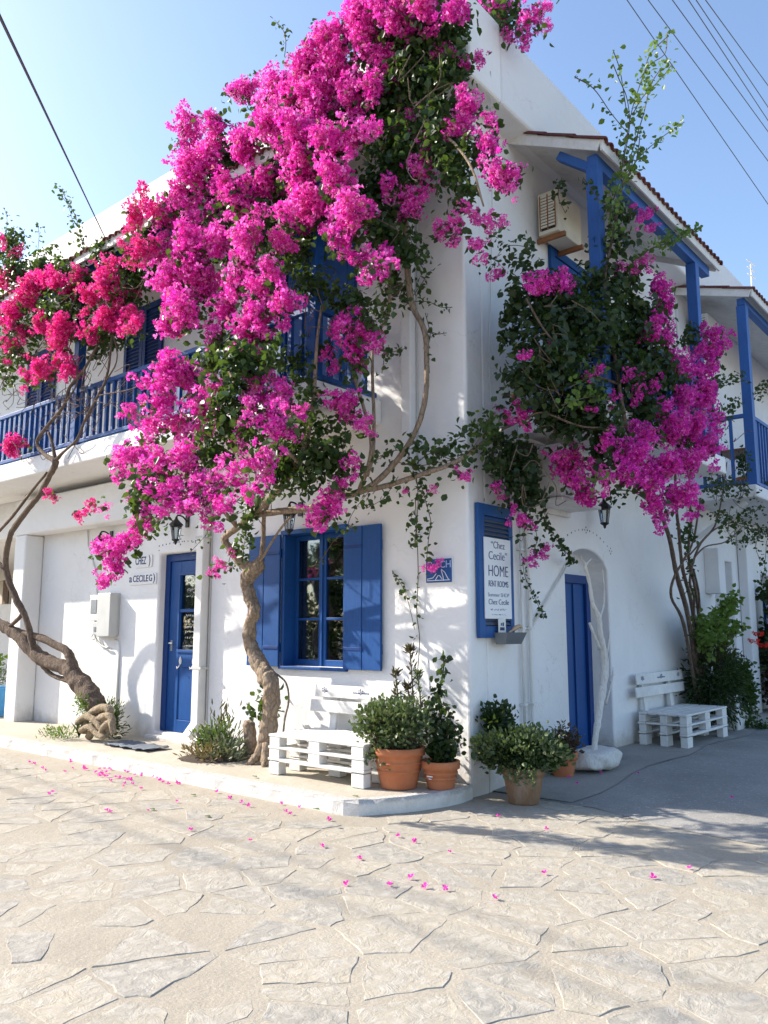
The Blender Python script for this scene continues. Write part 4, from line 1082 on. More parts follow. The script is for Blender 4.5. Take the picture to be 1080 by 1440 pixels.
for path in (
  [(356,800,'y',-.42,.062),(338,790,'y',-.50,.052),(326,775,'y',-.55,.045),(316,757,'y',-.60,.042),(334,742,'y',-.66,.034),(356,722,'y',-.72,.036),(380,700,'y',-.8,.034),(402,676,'y',-.9,.03),(420,650,'y',-.95,.026),(436,600,'y',-1.05,.022),(442,540,'y',-1.08,.02),(446,480,'y',-1.06,.016),(452,430,'y',-1.02,.012)],
  [(366,790,'y',-.42,.028),(370,760,'y',-.50,.026),(371,730,'y',-.6,.024),(378,706,'y',-.7,.022),(395,690,'y',-.8,.02)],
  [(344,728,'y',-.72,.036),(372,722,'y',-.66,.036),(405,718,'y',-.62,.038),(440,714,'y',-.6,.035),(475,700,'y',-.55,.038),(510,690,'y',-.5,.032),(535,672,'y',-.45,.03),(560,645,'y',-.4,.028),(585,605,'y',-.36,.026),(598,560,'y',-.32,.026),(600,515,'y',-.3,.025),(597,465,'y',-.3,.028),(580,430,'y',-.3,.03),(574,390,'y',-.32,.032),(572,340,'y',-.38,.03),(566,280,'y',-.45,.028),(560,200,'y',-.5,.026),(566,120,'y',-.55,.022),(590,60,'y',-.55,.018)],
  [(510,690,'y',-.5,.028),(540,684,'y',-.42,.026),(590,668,'y',-.36,.024),(640,650,'y',-.3,.022),(680,622,'x',.12,.020),(705,604,'x',.16,.018),(735,590,'x',.25,.014),(770,575,'x',.4,.012)],
  [(506,688,'y',-.5,.024),(518,655,'y',-.55,.020),(522,620,'y',-.6,.019),(512,575,'y',-.65,.018),(498,530,'y',-.75,.016),(490,480,'y',-.9,.014)],
  [(516,670,'y',-.5,.02),(524,640,'y',-.5,.018),(526,590,'y',-.5,.017),(524,540,'y',-.5,.016),(526,480,'y',-.45,.016),(546,440,'y',-.4,.02),(548,380,'y',-.4,.022),(545,300,'y',-.5,.02)],
  [(366,790,'y',-.45,.014),(390,750,'y',-.6,.012),(410,725,'y',-.62,.012)],
  [(334,742,'y',-.66,.024),(300,700,'y',-1.2,.02),(270,650,'y',-1.5,.016),(240,600,'y',-1.6,.012)],
  [(300,700,'y',-1.2,.014),(240,720,'y',-1.6,.011),(190,760,'y',-1.8,.008)],
  [(420,650,'y',-1.05,.02),(370,600,'y',-1.4,.018),(330,540,'y',-1.4,.014),(310,480,'y',-1.2,.010)],
  [(560,200,'y',-.5,.018),(620,190,'y',-.6,.014),(660,230,'y',-.7,.012),(680,290,'y',-.7,.008)]):
    mb = MB(); px_tube(mb, path, 9, .10, 5); mb.build('branch', M_bark, bou, smooth=True)
mb = MB(); px_tube(mb, [(385,945,'y',-.33,.012),(402,960,'y',-.3,.010),(406,985,'y',-.3,.010),(400,1015,'y',-.32,.010),(396,1060,'y',-.34,.010)], 6, .1, 5); mb.build('shoot', M_bark, bou, smooth=True)
B = Plant(bou, M_mag, M_leaf, .130)
BL = """
520 130 26 t;470 110 26 t;555 30 26 t;580 8 24 t;415 150 22 t;440 170 24 t;330 300 16 u;300 265 20 u;360 300 14 v;470 330 18 v;400 300 16 v;270 375 18 v;350 385 16 v;480 270 18 u
560 10 34 t;600 14 30 t;640 10 22 t;500 30 34 t;462 55 34 t;520 60 38 t;480 95 38 t;432 100 30 t;540 100 32 t;440 140 38 t;495 145 38 t;392 132 28 t;352 128 24 t;328 124 14 t;300 178 24 u;268 175 16 u;262 205 20 u;270 250 32 u;305 225 32 u;345 200 32 u;385 180 36 u;425 190 36 u;465 200 34 u;500 195 28 u;250 280 26 u;236 305 26 u;285 300 36 u;228 350 28 u;262 350 38 v;302 345 28 v;238 395 28 v;282 400 38 v;262 440 34 v;240 455 18 v;350 330 24 v;345 352 22 v;372 265 30 u;430 235 32 u;470 250 28 u;455 290 36 u;500 300 32 u;482 332 28 u;432 300 28 u;512 362 22 u;525 385 18 u;382 385 24 v;372 410 30 v;365 445 34 v;350 475 26 v;395 430 20 v;340 495 20 v;400 345 22 u;420 265 26 u;410 130 26 t;370 160 24 u;320 260 22 u;340 285 22 u;330 400 20 v;318 435 22 v;300 470 18 v;455 170 24 t;410 215 26 u;530 25 28 t;575 40 24 t
230 520 28 w;258 530 34 w;228 562 22 w;282 575 36 w;252 602 32 w;212 596 20 w;184 582 16 w;300 555 22 w;205 540 16 w;290 612 20 w
360 555 26 w;395 560 26 w;388 598 26 w;418 578 18 w;352 585 22 w;370 640 24 w;350 650 24 w;330 672 24 w;300 690 22 w;262 650 28 w;225 655 28 w;190 640 30 w;165 652 18 w;205 620 20 w;240 700 26 w;280 690 26 w;312 712 24 w;290 725 16 w;262 715 18 w;365 680 26 w;350 700 16 w;230 680 22 w;340 620 20 w;405 610 18 w
205 722 12 x;190 745 18 x;172 765 20 x;158 790 20 x;146 815 13 x;208 742 12 x;140 775 10 x;185 700 10 x;148 715 6 x
482 572 20 p;492 558 14 p;505 598 16 p;498 655 16 p;520 610 8 p;475 700 18 p;455 722 20 p;440 735 10 p;480 680 12 p
500 478 24 p;520 472 14 p;478 462 16 p;470 520 8 p;500 505 14 p;530 490 10 p;460 500 12 p
310 795 12 q;326 780 6 q;300 805 8 q
560 55 18 r;575 165 17 r;555 185 10 r;655 150 28 r;645 182 22 r;688 205 24 r;702 245 26 r;722 240 16 r;690 170 14 r;720 265 10 r;590 238 22 r;600 215 14 r;575 278 20 r;565 300 18 r;585 295 14 r;640 322 18 r;620 325 12 r;670 345 12 r;690 318 12 r;705 315 10 r;665 300 14 r;680 365 7 r;655 88 12 r;672 82 10 r;640 75 8 r;605 30 18 r;735 42 14 s;760 20 12 s;705 8 18 s;745 20 12 s;720 52 10 s;770 40 7 s;745 55 6 s;770 10 8 s;600 240 10 r;620 75 10 r
655 668 9 z;642 662 5 z;606 801 7 y;616 795 6 y;596 799 4 y;570 690 7 z;610 690 5 z
"""
PL = {'t':('y',-.75),'u':('y',-1.25),'v':('y',-1.6),'w':('y',-1.75),'x':('y',-2.25),'p':('y',-.95),'q':('y',-.6),'r':('y',-.55),'s':('y',.35),'z':('y',-.3),'y':('y',-.10)}
for ln in BL.replace('\n', ';').split(';'):
    if not ln.strip(): continue
    a, b, r, k = ln.split(); ax, v = PL[k]
    if k == 'w' and float(b) > 630: v = -2.1
    B.blob(float(a), float(b), float(r)*(.84 if k == 'w' else 1), ax, v+nr.uniform(-.12, .12)*(k in 'tuvw'), .95 if k not in 'yz' else .8, .6 if k in 'tuv' else .45)
# green masses behind and between the flowers
GL = """
320 300 40 u;335 225 26 u;400 250 30 u;420 350 36 u;370 330 30 u;440 400 26 u;545 150 34 r;560 200 42 r;540 260 38 r;545 330 30 r;580 110 38 r;600 60 36 r;620 200 32 r;610 120 30 r;520 300 24 r;575 350 20 r;640 240 24 r;620 160 20 r;545 80 26 r;560 410 14 z;640 95 20 r;640 40 22 r;670 210 16 r;655 270 14 r;500 420 16 p;480 420 20 p
340 520 34 w;330 560 32 w;310 600 28 w;350 610 22 w;300 640 26 w;205 690 22 x;195 715 16 x;225 740 10 x;340 500 24 w;295 515 20 w;310 490 16 v;220 690 18 w;380 500 20 w
430 640 26 p;405 655 28 p;455 650 26 p;470 635 20 p;420 600 16 p;440 560 16 p;425 540 18 p;410 515 16 p;440 500 14 p;455 600 16 p;390 680 20 p;430 680 18 p;470 665 14 p;500 525 10 p;500 505 12 p;515 455 14 p;540 440 14 p;400 640 20 p
700 35 20 s;720 20 16 s;690 15 16 s;670 5 18 s;650 20 14 s;610 20 26 r
"""
for ln in GL.replace('\n', ';').split(';'):
    if not ln.strip(): continue
    a, b, r, k = ln.split(); ax, v = PL[k]
    B.blob(float(a), float(b), float(r), ax, v+.25*(k == 'u')-.05*(k == 'w'), 0, 1.6 if k != 'r' else 2.1)
tw = MB()
def vine(Pl, pts, step=.035, size=.06, spread=.035, rad=.004): Pl.strand([at(*p) for p in pts], step, size, spread, rad, tw)
for q in range(3):
    vine(B, [(360,690,'y',-.8),(354,720,'y',-.8),(346,750,'y',-.82),(340,790,'y',-.82)], .012, .065, .05)
    vine(B, [(435,520,'y',-1.1),(440,560,'y',-1.1),(428,600,'y',-1.1),(440,640,'y',-1.05)], .016, .065, .07)
vine(B, [(330,770,'y',-.75),(322,790,'y',-.75),(330,800,'y',-.72)], .02)
vine(B, [(560,650,'y',-.35),(585,655,'y',-.3),(620,650,'y',-.25),(655,640,'y',-.2),(680,610,'y',-.15),(700,600,'x',.2)], .008, .075, .09)
vine(B, [(600,640,'y',-.3),(640,620,'y',-.25),(665,600,'y',-.2),(690,590,'y',-.12),(700,620,'x',.2)], .011, .07, .06)
vine(B, [(520,650,'y',-.4),(550,635,'y',-.4),(590,632,'y',-.35),(640,648,'y',-.3)], .011, .075, .08)
vine(B, [(585,665,'y',-.3),(588,700,'y',-.3),(586,735,'y',-.28),(583,768,'y',-.26)], .008, .065, .045)
vine(B, [(592,680,'y',-.2),(600,710,'y',-.2),(606,735,'y',-.18),(603,755,'y',-.16),(600,785,'y',-.1)], .025, .055, .02)
vine(B, [(520,690,'y',-.5),(500,715,'y',-.52),(490,735,'y',-.55),(495,742,'y',-.55)], .014, .065, .05)
vine(B, [(560,670,'y',-.4),(540,700,'y',-.42),(515,715,'y',-.45)], .014, .065, .05)
vine(B, [(560,360,'y',-.35),(555,410,'y',-.35),(535,445,'y',-.4),(510,460,'y',-.5)], .012, .065, .06)
vine(B, [(575,330,'y',-.35),(590,370,'y',-.33),(600,385,'y',-.3),(585,410,'y',-.3),(570,430,'y',-.3)], .014, .065, .05)
vine(B, [(598,440,'y',-.25),(605,470,'y',-.25),(602,490,'y',-.25),(604,525,'y',-.25)], .03, .07, .03)
vine(B, [(570,425,'y',-.28),(600,424,'y',-.2),(620,432,'y',-.15),(636,432,'y',-.12)], .02, .045, .015)
vine(B, [(597,465,'y',-.25),(612,470,'y',-.18),(628,468,'y',-.14)], .02, .045, .012)
vine(B, [(526,480,'y',-.4),(545,495,'y',-.35),(570,490,'y',-.3)], .02, .07, .03)
vine(B, [(535,470,'y',-.4),(540,500,'y',-.4),(537,525,'y',-.4)], .02, .065, .03)
vine(B, [(640,250,'y',-.45),(645,280,'y',-.5),(632,310,'y',-.5)], .016, .06, .03)
vine(B, [(640,130,'y',-.45),(620,150,'y',-.45),(612,170,'y',-.4)], .012, .06, .05)
vine(B, [(590,100,'y',-.5),(640,95,'y',-.45),(660,110,'y',-.42)], .014, .06, .04)
vine(B, [(400,80,'y',-1.1),(402,60,'y',-1.1),(398,42,'y',-1.1),(386,28,'y',-1.1)], .02, .055, .03)
vine(B, [(490,560,'y',-.9),(485,610,'y',-.9),(480,650,'y',-.85)], .016, .06, .04)
vine(B, [(375,705,'y',-.6),(300,738,'y',-.8),(290,752,'y',-.9),(268,776,'y',-1.0)], .022, .05, .03)
vine(B, [(495,740,'y',-.5),(470,760,'y',-.5),(450,790,'y',-.5),(436,797,'y',-.5)], .03, .045, .025)
# bare looping twigs inside the mass
for k in range(34):
    a = rnd.choice([(320,300),(430,420),(560,220),(600,120),(440,640),(320,560),(420,380),(545,330),(340,640),(390,480)])
    p = at(a[0]+rnd.uniform(-50,50), a[1]+rnd.uniform(-50,50), 'y', -rnd.uniform(.5,1.3)); pts = [p]
    for _ in range(4): pts.append(pts[-1]+Vector((rnd.uniform(-.25,.25), rnd.uniform(-.15,.15), rnd.uniform(-.3,.2))))
    tw.tube(smooth_path(pts, 3), .005, 4)
tg = tw.build('twigs', M_bark2, bou); tg['kind'] = 'stuff'
print('bou', B.finish())

# ------------------------------------------------------------------ crimson bougainvillea on the left
red = thing('bougainvillea', (-5.55, -.42, PZ), 'crimson bougainvillea with brown trunk leaning far left from the pavement up to the balcony', 'flowering climber')
mb = MB(); px_tube(mb, [(146,1020,'y',-.42,.11),(137,995,'y',-.45,.13),(123,974,'y',-.46,.145),(107,955,'y',-.48,.13),(94,941,'y',-.5,.10),(63,928,'y',-.55,.105),(44,914,'y',-.6,.10),(25,894,'y',-.65,.085),(0,878,'y',-.7,.08),(-30,868,'y',-.75,.07)], 14, .16, 6)
lumpy(mb.build('trunk', M_bark2, red, smooth=True), .045, .13, 1)
for path in (
  [(107,958,'y',-.48,.085),(101,932,'y',-.5,.075),(94,916,'y',-.52,.055),(80,908,'y',-.55,.05),(57,897,'y',-.6,.055),(28,888,'y',-.62,.04)],
  [(100,958,'y',-.5,.04),(75,950,'y',-.52,.03),(62,938,'y',-.55,.035),(50,918,'y',-.6,.03)],
  [(50,924,'y',-.6,.05),(44,898,'y',-.65,.045),(36,868,'y',-.7,.042),(24,845,'y',-.75,.05),(13,818,'y',-.8,.045),(8,790,'y',-.85,.04),(13,758,'y',-.9,.038),(20,742,'y',-.95,.042),(40,715,'y',-1.05,.038),(56,695,'y',-1.1,.034),(70,668,'y',-1.15,.038),(78,650,'y',-1.18,.045),(64,640,'y',-1.18,.028),(52,622,'y',-1.18,.024),(66,600,'y',-1.18,.024),(90,570,'y',-1.18,.022),(98,545,'y',-1.18,.022),(118,520,'y',-1.2,.018),(140,480,'y',-1.2,.014)],
  [(24,888,'y',-.65,.035),(12,884,'y',-.68,.03),(26,870,'y',-.7,.03),(32,862,'y',-.7,.03)],
  [(8,800,'y',-.85,.03),(-6,790,'y',-.9,.04)],
  [(-6,752,'y',-1.0,.022),(10,735,'y',-1.0,.022),(24,718,'y',-1.05,.02),(45,690,'y',-1.1,.018),(66,665,'y',-1.15,.018)],
  [(78,650,'y',-1.18,.028),(74,625,'y',-1.18,.02),(68,608,'y',-1.18,.018)],
  [(78,648,'y',-1.18,.028),(90,635,'y',-1.18,.018),(108,618,'y',-1.18,.016),(120,590,'y',-1.18,.018),(138,556,'y',-1.18,.018),(150,530,'y',-1.18,.016),(157,480,'y',-1.2,.014),(160,430,'y',-1.25,.012)],
  [(150,535,'y',-1.18,.010),(165,500,'y',-1.2,.008),(150,440,'y',-1.25,.008)],
  [(90,570,'y',-1.18,.012),(110,530,'y',-1.2,.010),(90,480,'y',-1.2,.009),(60,440,'y',-1.25,.009)],
  [(138,556,'y',-1.18,.008),(190,545,'y',-1.25,.006),(215,520,'y',-1.3,.005)]):
    mb = MB(); px_tube(mb, path, 9, .12, 5); mb.build('branch', M_bark2, red, smooth=True)
RB = Plant(red, M_red, M_leaf, .118); tw = MB()
PR = {'a':('y',-1.3),'b':('y',-1.15),'c':('y',-1.45)}
for ln in """20 440 18 a;8 452 10 a;50 405 24 a;68 395 18 a;90 398 28 a;112 392 16 a;38 420 18 a;70 455 22 a;92 468 26 a;80 485 18 a;58 520 22 a;85 508 20 a;98 518 14 a;42 530 14 a;15 490 12 a;60 462 16 a;5 400 14 a;14 385 12 a;130 420 20 a;150 392 22 a;165 378 18 a;172 405 22 a;145 405 16 a;150 455 24 a;132 468 18 a;178 450 18 a;186 462 14 a;165 432 16 a;190 440 12 a;188 300 14 c;205 288 14 c;218 300 8 c;182 322 10 c;172 345 9 c;186 372 12 c;198 352 16 c;212 345 12 c;15 628 16 b;22 625 10 b;70 697 7 c;76 701 5 c;118 722 8 c;130 714 10 c;110 728 6 c;242 462 10 a;252 470 7 a;4 340 10 a;20 360 10 a;10 510 8 a;28 350 6 a;110 378 10 a;120 440 12 a;30 470 8 a""".split(';'):
    a, b, r, k = ln.split(); ax, v = PR[k]; RB.blob(float(a), float(b), float(r)*.96, ax, v+nr.uniform(-.1,.1), 1.0, .4)
for ln in """30 380 26;100 440 36;170 420 26;190 400 30;130 480 24;10 480 22;60 370 20;100 375 20;150 360 18;0 430 26;120 400 26;60 440 26;30 500 18;160 470 20;195 380 16;205 330 14;5 520 18;20 340 16;8 360 16;180 390 16;40 470 20""".split(';'):
    a, b, r = map(float, ln.split()); RB.blob(a, b, r, 'y', -1.12, 0, 1.2)
for pts in ([(12,375),(8,340),(10,310),(6,292)], [(30,370),(22,345),(35,322)], [(52,385),(53,355),(55,330),(52,312)], [(55,370),(68,352),(82,345)], [(120,345),(105,320),(98,295),(88,270),(76,262)], [(118,350),(112,325),(104,300),(86,275)], [(0,350),(14,330),(20,318)], [(100,375),(85,365),(70,368)]):
    RB.strand([at(a, b, 'y', -1.2) for a, b in pts], .028, .06, .04, .004, tw)
for k in range(90):
    a = rnd.choice([(40,600),(100,590),(150,570),(60,480),(140,440),(80,540),(20,560),(120,500)])
    p = at(a[0]+rnd.uniform(-45,45), a[1]+rnd.uniform(-30,30), 'y', -rnd.uniform(1.06,1.3)); pts = [p]
    for _ in range(4): pts.append(pts[-1]+Vector((rnd.uniform(-.3,.3), rnd.uniform(-.06,.04), rnd.uniform(-.2,.2))))
    for q in pts: q.y = min(q.y, -1.05)
    tw.tube(smooth_path(pts, 3), .0045, 4)
tg = tw.build('twigs', M_bark2, red); tg['kind'] = 'stuff'
print('red', RB.finish())
# plaited dry roots and the fern at the foot of the leaning trunk
mb = MB()
for k, path in enumerate((
  [(118,1030),(122,1008),(140,994),(154,996),(150,1010),(132,1022),(124,1036)],
  [(126,1034),(134,1014),(150,1004),(158,1012),(150,1030)],
  [(108,1016),(120,1006),(132,1010),(142,1022),(150,1034)],
  [(140,1036),(146,1020),(156,1014),(160,1030)],
  [(112,1026),(124,1020),(136,1030),(146,1036)])):
    m2 = MB(); m2.tube(smooth_path([at(a, b+2, 'y', -.66-.03*k) for a, b in path], 6), .052-.004*k, 10, .06); lumpy(m2.build('twisted_root', M_rope, red, smooth=True), .02, .05, 1)

# ------------------------------------------------------------------ magenta bougainvillea on the side wall
sid = thing('bougainvillea', (.35, 6.1, .1), 'dark leafy bougainvillea with purple magenta flowers wrapping the side balcony on many thin stems', 'flowering climber')
SB = Plant(sid, M_mag2, M_leafd, .118); tw = MB()
for path in (
  [(985,985,.22,.03),(968,870,.34,.032),(952,810,.55,.03),(942,760,.65,.026),(926,712,.8,.022),(905,660,.95,.018),(880,600,1.05,.016)],
  [(988,985,.22,.026),(974,860,.34,.026),(960,800,.55,.022),(955,750,.65,.02),(950,700,.8,.016),(950,640,.95,.014)],
  [(992,985,.22,.024),(984,880,.34,.022),(978,830,.5,.02),(968,780,.6,.02),(972,730,.7,.018),(968,690,.85,.014),(975,640,.95,.012)],
  [(980,985,.22,.024),(962,880,.34,.022),(944,840,.5,.018),(948,812,.55,.016),(960,790,.6,.016),(975,760,.65,.014),(985,700,.8,.012)],
  [(985,985,.22,.02),(976,880,.34,.018),(976,840,.5,.016),(970,815,.55,.016),(982,770,.6,.014),(1005,740,.7,.012),(1015,700,.8,.010),(1022,650,.9,.008)],
  [(984,855,.45,.016),(982,830,.5,.014),(975,800,.55,.014)],
  [(965,800,.55,.014),(990,770,.65,.011),(1020,762,.75,.009),(1045,740,.85,.006)],
  [(970,780,.6,.012),(1000,748,.7,.010),(1030,735,.8,.007),(1060,740,.9,.005)],
  [(930,720,.8,.012),(905,700,.85,.009),(885,690,.85,.006),(860,690,.6,.005)],
  [(880,600,1.05,.02),(870,540,1.05,.02),(860,470,1.05,.018),(850,400,1.05,.016),(862,330,1.05,.014),(872,280,1.1,.012)],
  [(870,540,1.05,.014),(820,520,1.0,.012),(770,470,.95,.010),(740,420,.8,.008)],
  [(870,540,1.05,.014),(920,500,1.05,.012),(950,460,1.05,.010)],
  [(880,600,1.05,.012),(820,600,.95,.010),(760,580,.7,.009),(730,600,.5,.008)]):
    mb = MB(); px_tube(mb, [(a, b, 'x', v, r) for a, b, v, r in path], 8, .12, 5); mb.build('stem', M_bark2, sid, smooth=True)
for ln in """700 385 8 .5;692 392 6 .5;760 400 18 .9;745 402 12 .9;790 400 14 .95;775 392 10 .95;800 408 8 .95;905 372 12 1.2;895 380 9 1.2;910 302 10 1.2;900 310 8 1.2;918 322 6 1.2;888 292 6 1.2;925 405 18 1.2;935 430 20 1.2;915 470 20 1.2;938 478 16 1.2;930 450 16 1.2;1000 468 16 1.2;1012 488 14 1.2;1000 500 14 1.2;990 525 16 1.2;985 495 10 1.2;960 520 22 1.2;948 510 16 1.2;990 560 26 1.2;965 562 22 1.2;975 598 26 1.25;945 600 26 1.25;990 635 24 1.25;1005 600 12 1.2;905 615 26 1.2;885 645 28 1.2;910 680 28 1.2;880 672 20 1.2;935 660 26 1.25;955 698 24 1.2;920 710 18 1.1;965 655 24 1.25;985 712 10 1.0;978 725 8 1.0;930 725 12 .9;795 655 16 .6;812 672 20 .65;825 695 16 .65;788 645 12 .6;842 660 10 .8;770 640 6 .6;808 640 12 .6;850 675 14 1.0;735 590 13 .5;722 592 9 .45;712 582 6 .4;736 500 10 .9;745 496 6 .9;730 570 6 .5;725 560 6 .5;842 524 9 1.1;828 528 6 1.1;775 485 5 1.0;732 728 12 .4;722 718 9 .4;742 738 9 .4;715 735 7 .4;758 782 10 .3;748 788 9 .3;768 772 7 .3;700 688 6 .25;708 700 6 .25;862 560 8 1.1;870 380 8 1.1;700 575 5 .3;828 575 6 1.0;855 620 12 1.1;870 632 12 1.1;895 560 10 1.15;900 530 8 1.15;920 545 12 1.2;882 530 8 1.15;930 580 16 1.2""".split(';'):
    a, b, r, v = map(float, ln.split()); SB.blob(a, b, r*1.02, 'x', v+nr.uniform(-.05,.05), .95, .3)
for ln in """780 420 40 .85;735 430 26 .7;720 460 14 .6;745 362 10 .8;730 378 12 .7;850 400 38 1.05;830 460 48 1.0;760 500 40 .9;870 520 46 1.05;800 545 42 .95;740 545 30 .75;720 480 14 .6;860 340 22 1.1;868 300 14 1.1;890 440 36 1.1;920 520 36 1.1;900 575 30 1.1;850 600 30 1.0;720 630 20 .4;735 655 22 .45;745 690 22 .4;700 650 16 .3;720 680 18 .35;770 590 26 .7;800 600 26 .85;830 570 30 1.0;880 480 30 1.1;800 470 36 .95;905 490 26 1.1;850 640 22 1.0;890 600 24 1.05;940 540 20 1.1;970 470 12 1.1;960 620 20 1.1;800 440 30 .95;880 400 18 1.1;760 455 26 .85;730 520 20 .75;1000 540 10 1.1;960 750 10 .7;870 700 8 .9;910 450 14 1.1""".split(';'):
    a, b, r, v = map(float, ln.split()); SB.blob(a, b, r, 'x', v-.06, 0, 1.7)
def sv(pts, step=.03, size=.055, spread=.03, rad=.004): SB.strand([at(a, b, 'x', v) for a, b, v in pts], step, size, spread, rad, tw)
sv([(762,700,.35),(768,730,.3),(780,755,.25),(795,775,.2),(805,790,.12)], .010, .06, .022)
sv([(745,690,.35),(745,720,.3),(755,755,.28),(748,785,.25)], .014, .06, .04)
sv([(735,790,.25),(738,810,.22),(750,835,.18),(760,858,.12),(768,868,.1)], .020, .05, .018)
sv([(730,670,.4),(740,720,.35),(735,760,.3)], .02, .055, .04)
for pts in ([(700,620,.3),(705,660,.3),(700,700,.28)], [(706,560,.3),(725,560,.4),(745,575,.5)], [(690,380,.4),(705,352,.5),(722,345,.6),(745,348,.7)]): sv(pts, .008, .06, .06)
for pts in ([(1000,560,1.0),(1010,590,1.0),(1015,620,.95)], [(1010,640,.9),(1000,680,.9),(1020,700,.85)], [(1000,540,1.0),(1022,535,1.0),(1045,532,1.0)], [(1005,600,1.0),(1030,570,1.0),(1042,560,1.0)], [(990,690,.8),(1020,680,.85),(1050,690,.9),(1078,700,.9)], [(1000,720,.8),(1030,735,.8),(1060,745,.85),(1085,750,.85)], [(1015,740,.8),(1040,728,.85),(1070,715,.9)], [(1040,700,.9),(1050,660,.95),(1046,630,.95)], [(1020,755,.75),(1045,760,.8),(1080,745,.85)], [(1060,560,1),(1075,545,1),(1085,530,1)], [(1055,690,.9),(1075,675,.9),(1090,670,.9)], [(1078,760,.9),(1075,800,.85),(1070,820,.8)], [(965,770,.6),(970,810,.55),(968,840,.5)]): sv(pts, .016, .06, .05)
for pts in ([(870,310,1.1),(850,290,1.1),(820,250,1.1)], [(790,250,.5),(785,275,.5),(795,300,.55)]): sv(pts, .014, .06, .04)
for k in range(40):
    a = rnd.choice([(800,450),(860,520),(760,520),(1030,720),(740,660),(1010,600)]); p = at(a[0]+rnd.uniform(-40,40), a[1]+rnd.uniform(-40,40), 'x', rnd.uniform(.6,1.1)); pts = [p]
    for _ in range(4): pts.append(pts[-1]+Vector((rnd.uniform(-.1,.1), rnd.uniform(-.25,.25), rnd.uniform(-.25,.2))))
    tw.tube(smooth_path(pts, 3), .0045, 4)
tg = tw.build('twigs', M_bark2, sid); tg['kind'] = 'stuff'
print('side', SB.finish())
# tall young shoots above the porch roof: brighter leaves
tw = MB(); YB = Plant(sid, M_mag2, M_leafy, .1)
for pts in ([(866,300),(872,250),(880,200),(890,150),(905,105),(915,75),(940,50)], [(868,280),(876,230),(885,180),(882,140),(870,110),(862,90)], [(875,260),(890,210),(905,160),(915,120),(930,95)], [(885,190),(860,160),(835,125),(808,108)], [(880,245),(905,215),(935,190),(962,172)], [(890,160),(905,135),(930,110),(945,90)], [(870,290),(878,255),(895,225),(900,190)], [(872,270),(885,245),(892,215)], [(900,110),(915,90),(935,75),(938,45)], [(930,345),(955,335),(985,318)], [(890,370),(915,350),(940,340),(950,325)], [(860,340),(866,300),(870,270)], [(862,330),(858,300),(866,270)], [(880,150),(872,100),(862,70)]):
    for q in range(2 if pts[0][1] > 320 else 1): YB.strand([at(a, b, 'x', 1.22) for a, b in pts], .040, .065, .045, .006, tw)
for pts in ([(790,570),(820,560),(850,555)], [(800,545),(830,530),(842,520)], [(830,700),(845,660)]): YB.strand([at(a, b, 'x', 1.1) for a, b in pts], .02, .06, .04, .004, tw)
tw.build('shoot', M_stem, sid); print(YB.finish()); YB = None

# ------------------------------------------------------------------ pots and shrubs
def pot(loc, r, h, label, mat, rim=.035, rings=True, nm='potted_shrub', cat='potted plant', grp='terracotta pots around the corner'):
    t = thing(nm, loc, label, cat, grp); rb = r*.70
    prof = [(0,.0),(rb,.0),(rb+.005,.01)]
    for k in range(1, 9):
        z = (h-.07)*k/8; rr = rb+(r*.95-rb)*(k/8)**.9
        prof.append((rr, z))
        if rings and k in (4, 6): prof += [(rr+.010, z+.006), (rr+.010, z+.014), (rr+.002, z+.02)]
    prof += [(r+rim*.35, h-.065), (r+rim*.4, h-.005), (r+rim*.2, h), (r-.02, h-.002), (r-.03, h-.05)]
    MB().lathe(loc, prof, 36).build('pot', mat, t, smooth=True)
    MB().lathe(loc, [(r-.025, h-.045), (r*.5, h-.03), (0, h-.025)], 20).build('soil', M_soil, t, smooth=True)
    return t
def tuft(root, c, rad, n, size, mat, tm=LEAF, upb=.6, name='foliage', shell=.5, zcut=None):
    d = nr.normal(size=(n, 3)); d /= np.linalg.norm(d, axis=1, keepdims=True)
    p = np.array(c)+d*np.array(rad)*(nr.rand(n, 1)**shell)
    # gather into sprigs
    nt = max(4, n//10); ti = nr.randint(0, nt, n); p = p[:nt][ti]+nr.normal(size=(n, 3))*size*.75 if nt < n else p
    dd = d[:nt][ti]*.9+nr.normal(size=(n, 3))*.45+np.array([0,0,upb])
    ok = (p[:, 2] > (zcut if zcut is not None else .02)) & ~((p[:, 0] < .012) & (p[:, 1] > -.012)); p, dd = p[ok], dd[ok]
    o = scatter(name, tm, p, rots(dd, nr.rand(len(p))*6.28), size*nr.uniform(.6, 1.3, len(p)), mat, root); return o
def point_up(tm):                                   # leaf templates lie along +y: turn them to grow along +z
    V, F = tm; return np.stack([V[:, 0], V[:, 2], V[:, 1]], axis=1), F
LEAFZ = point_up(LEAF); BLADEZ = point_up(BLADE)
t = pot((-.42, -.53, PZ), .225, .35, 'large terracotta pot with round olive green bush at the right end of the bench', M_terra)
tuft(t, (-.46,-.55,.66), (.36,.32,.21), 3400, .040, M_leafo, LEAFZ)
tuft(t, (-.46,-.55,.60), (.24,.22,.18), 500, .045, M_leafb, LEAFZ)
tuft(t, (-.50,-.75,.42), (.10,.05,.10), 110, .035, M_leafo, LEAFZ)
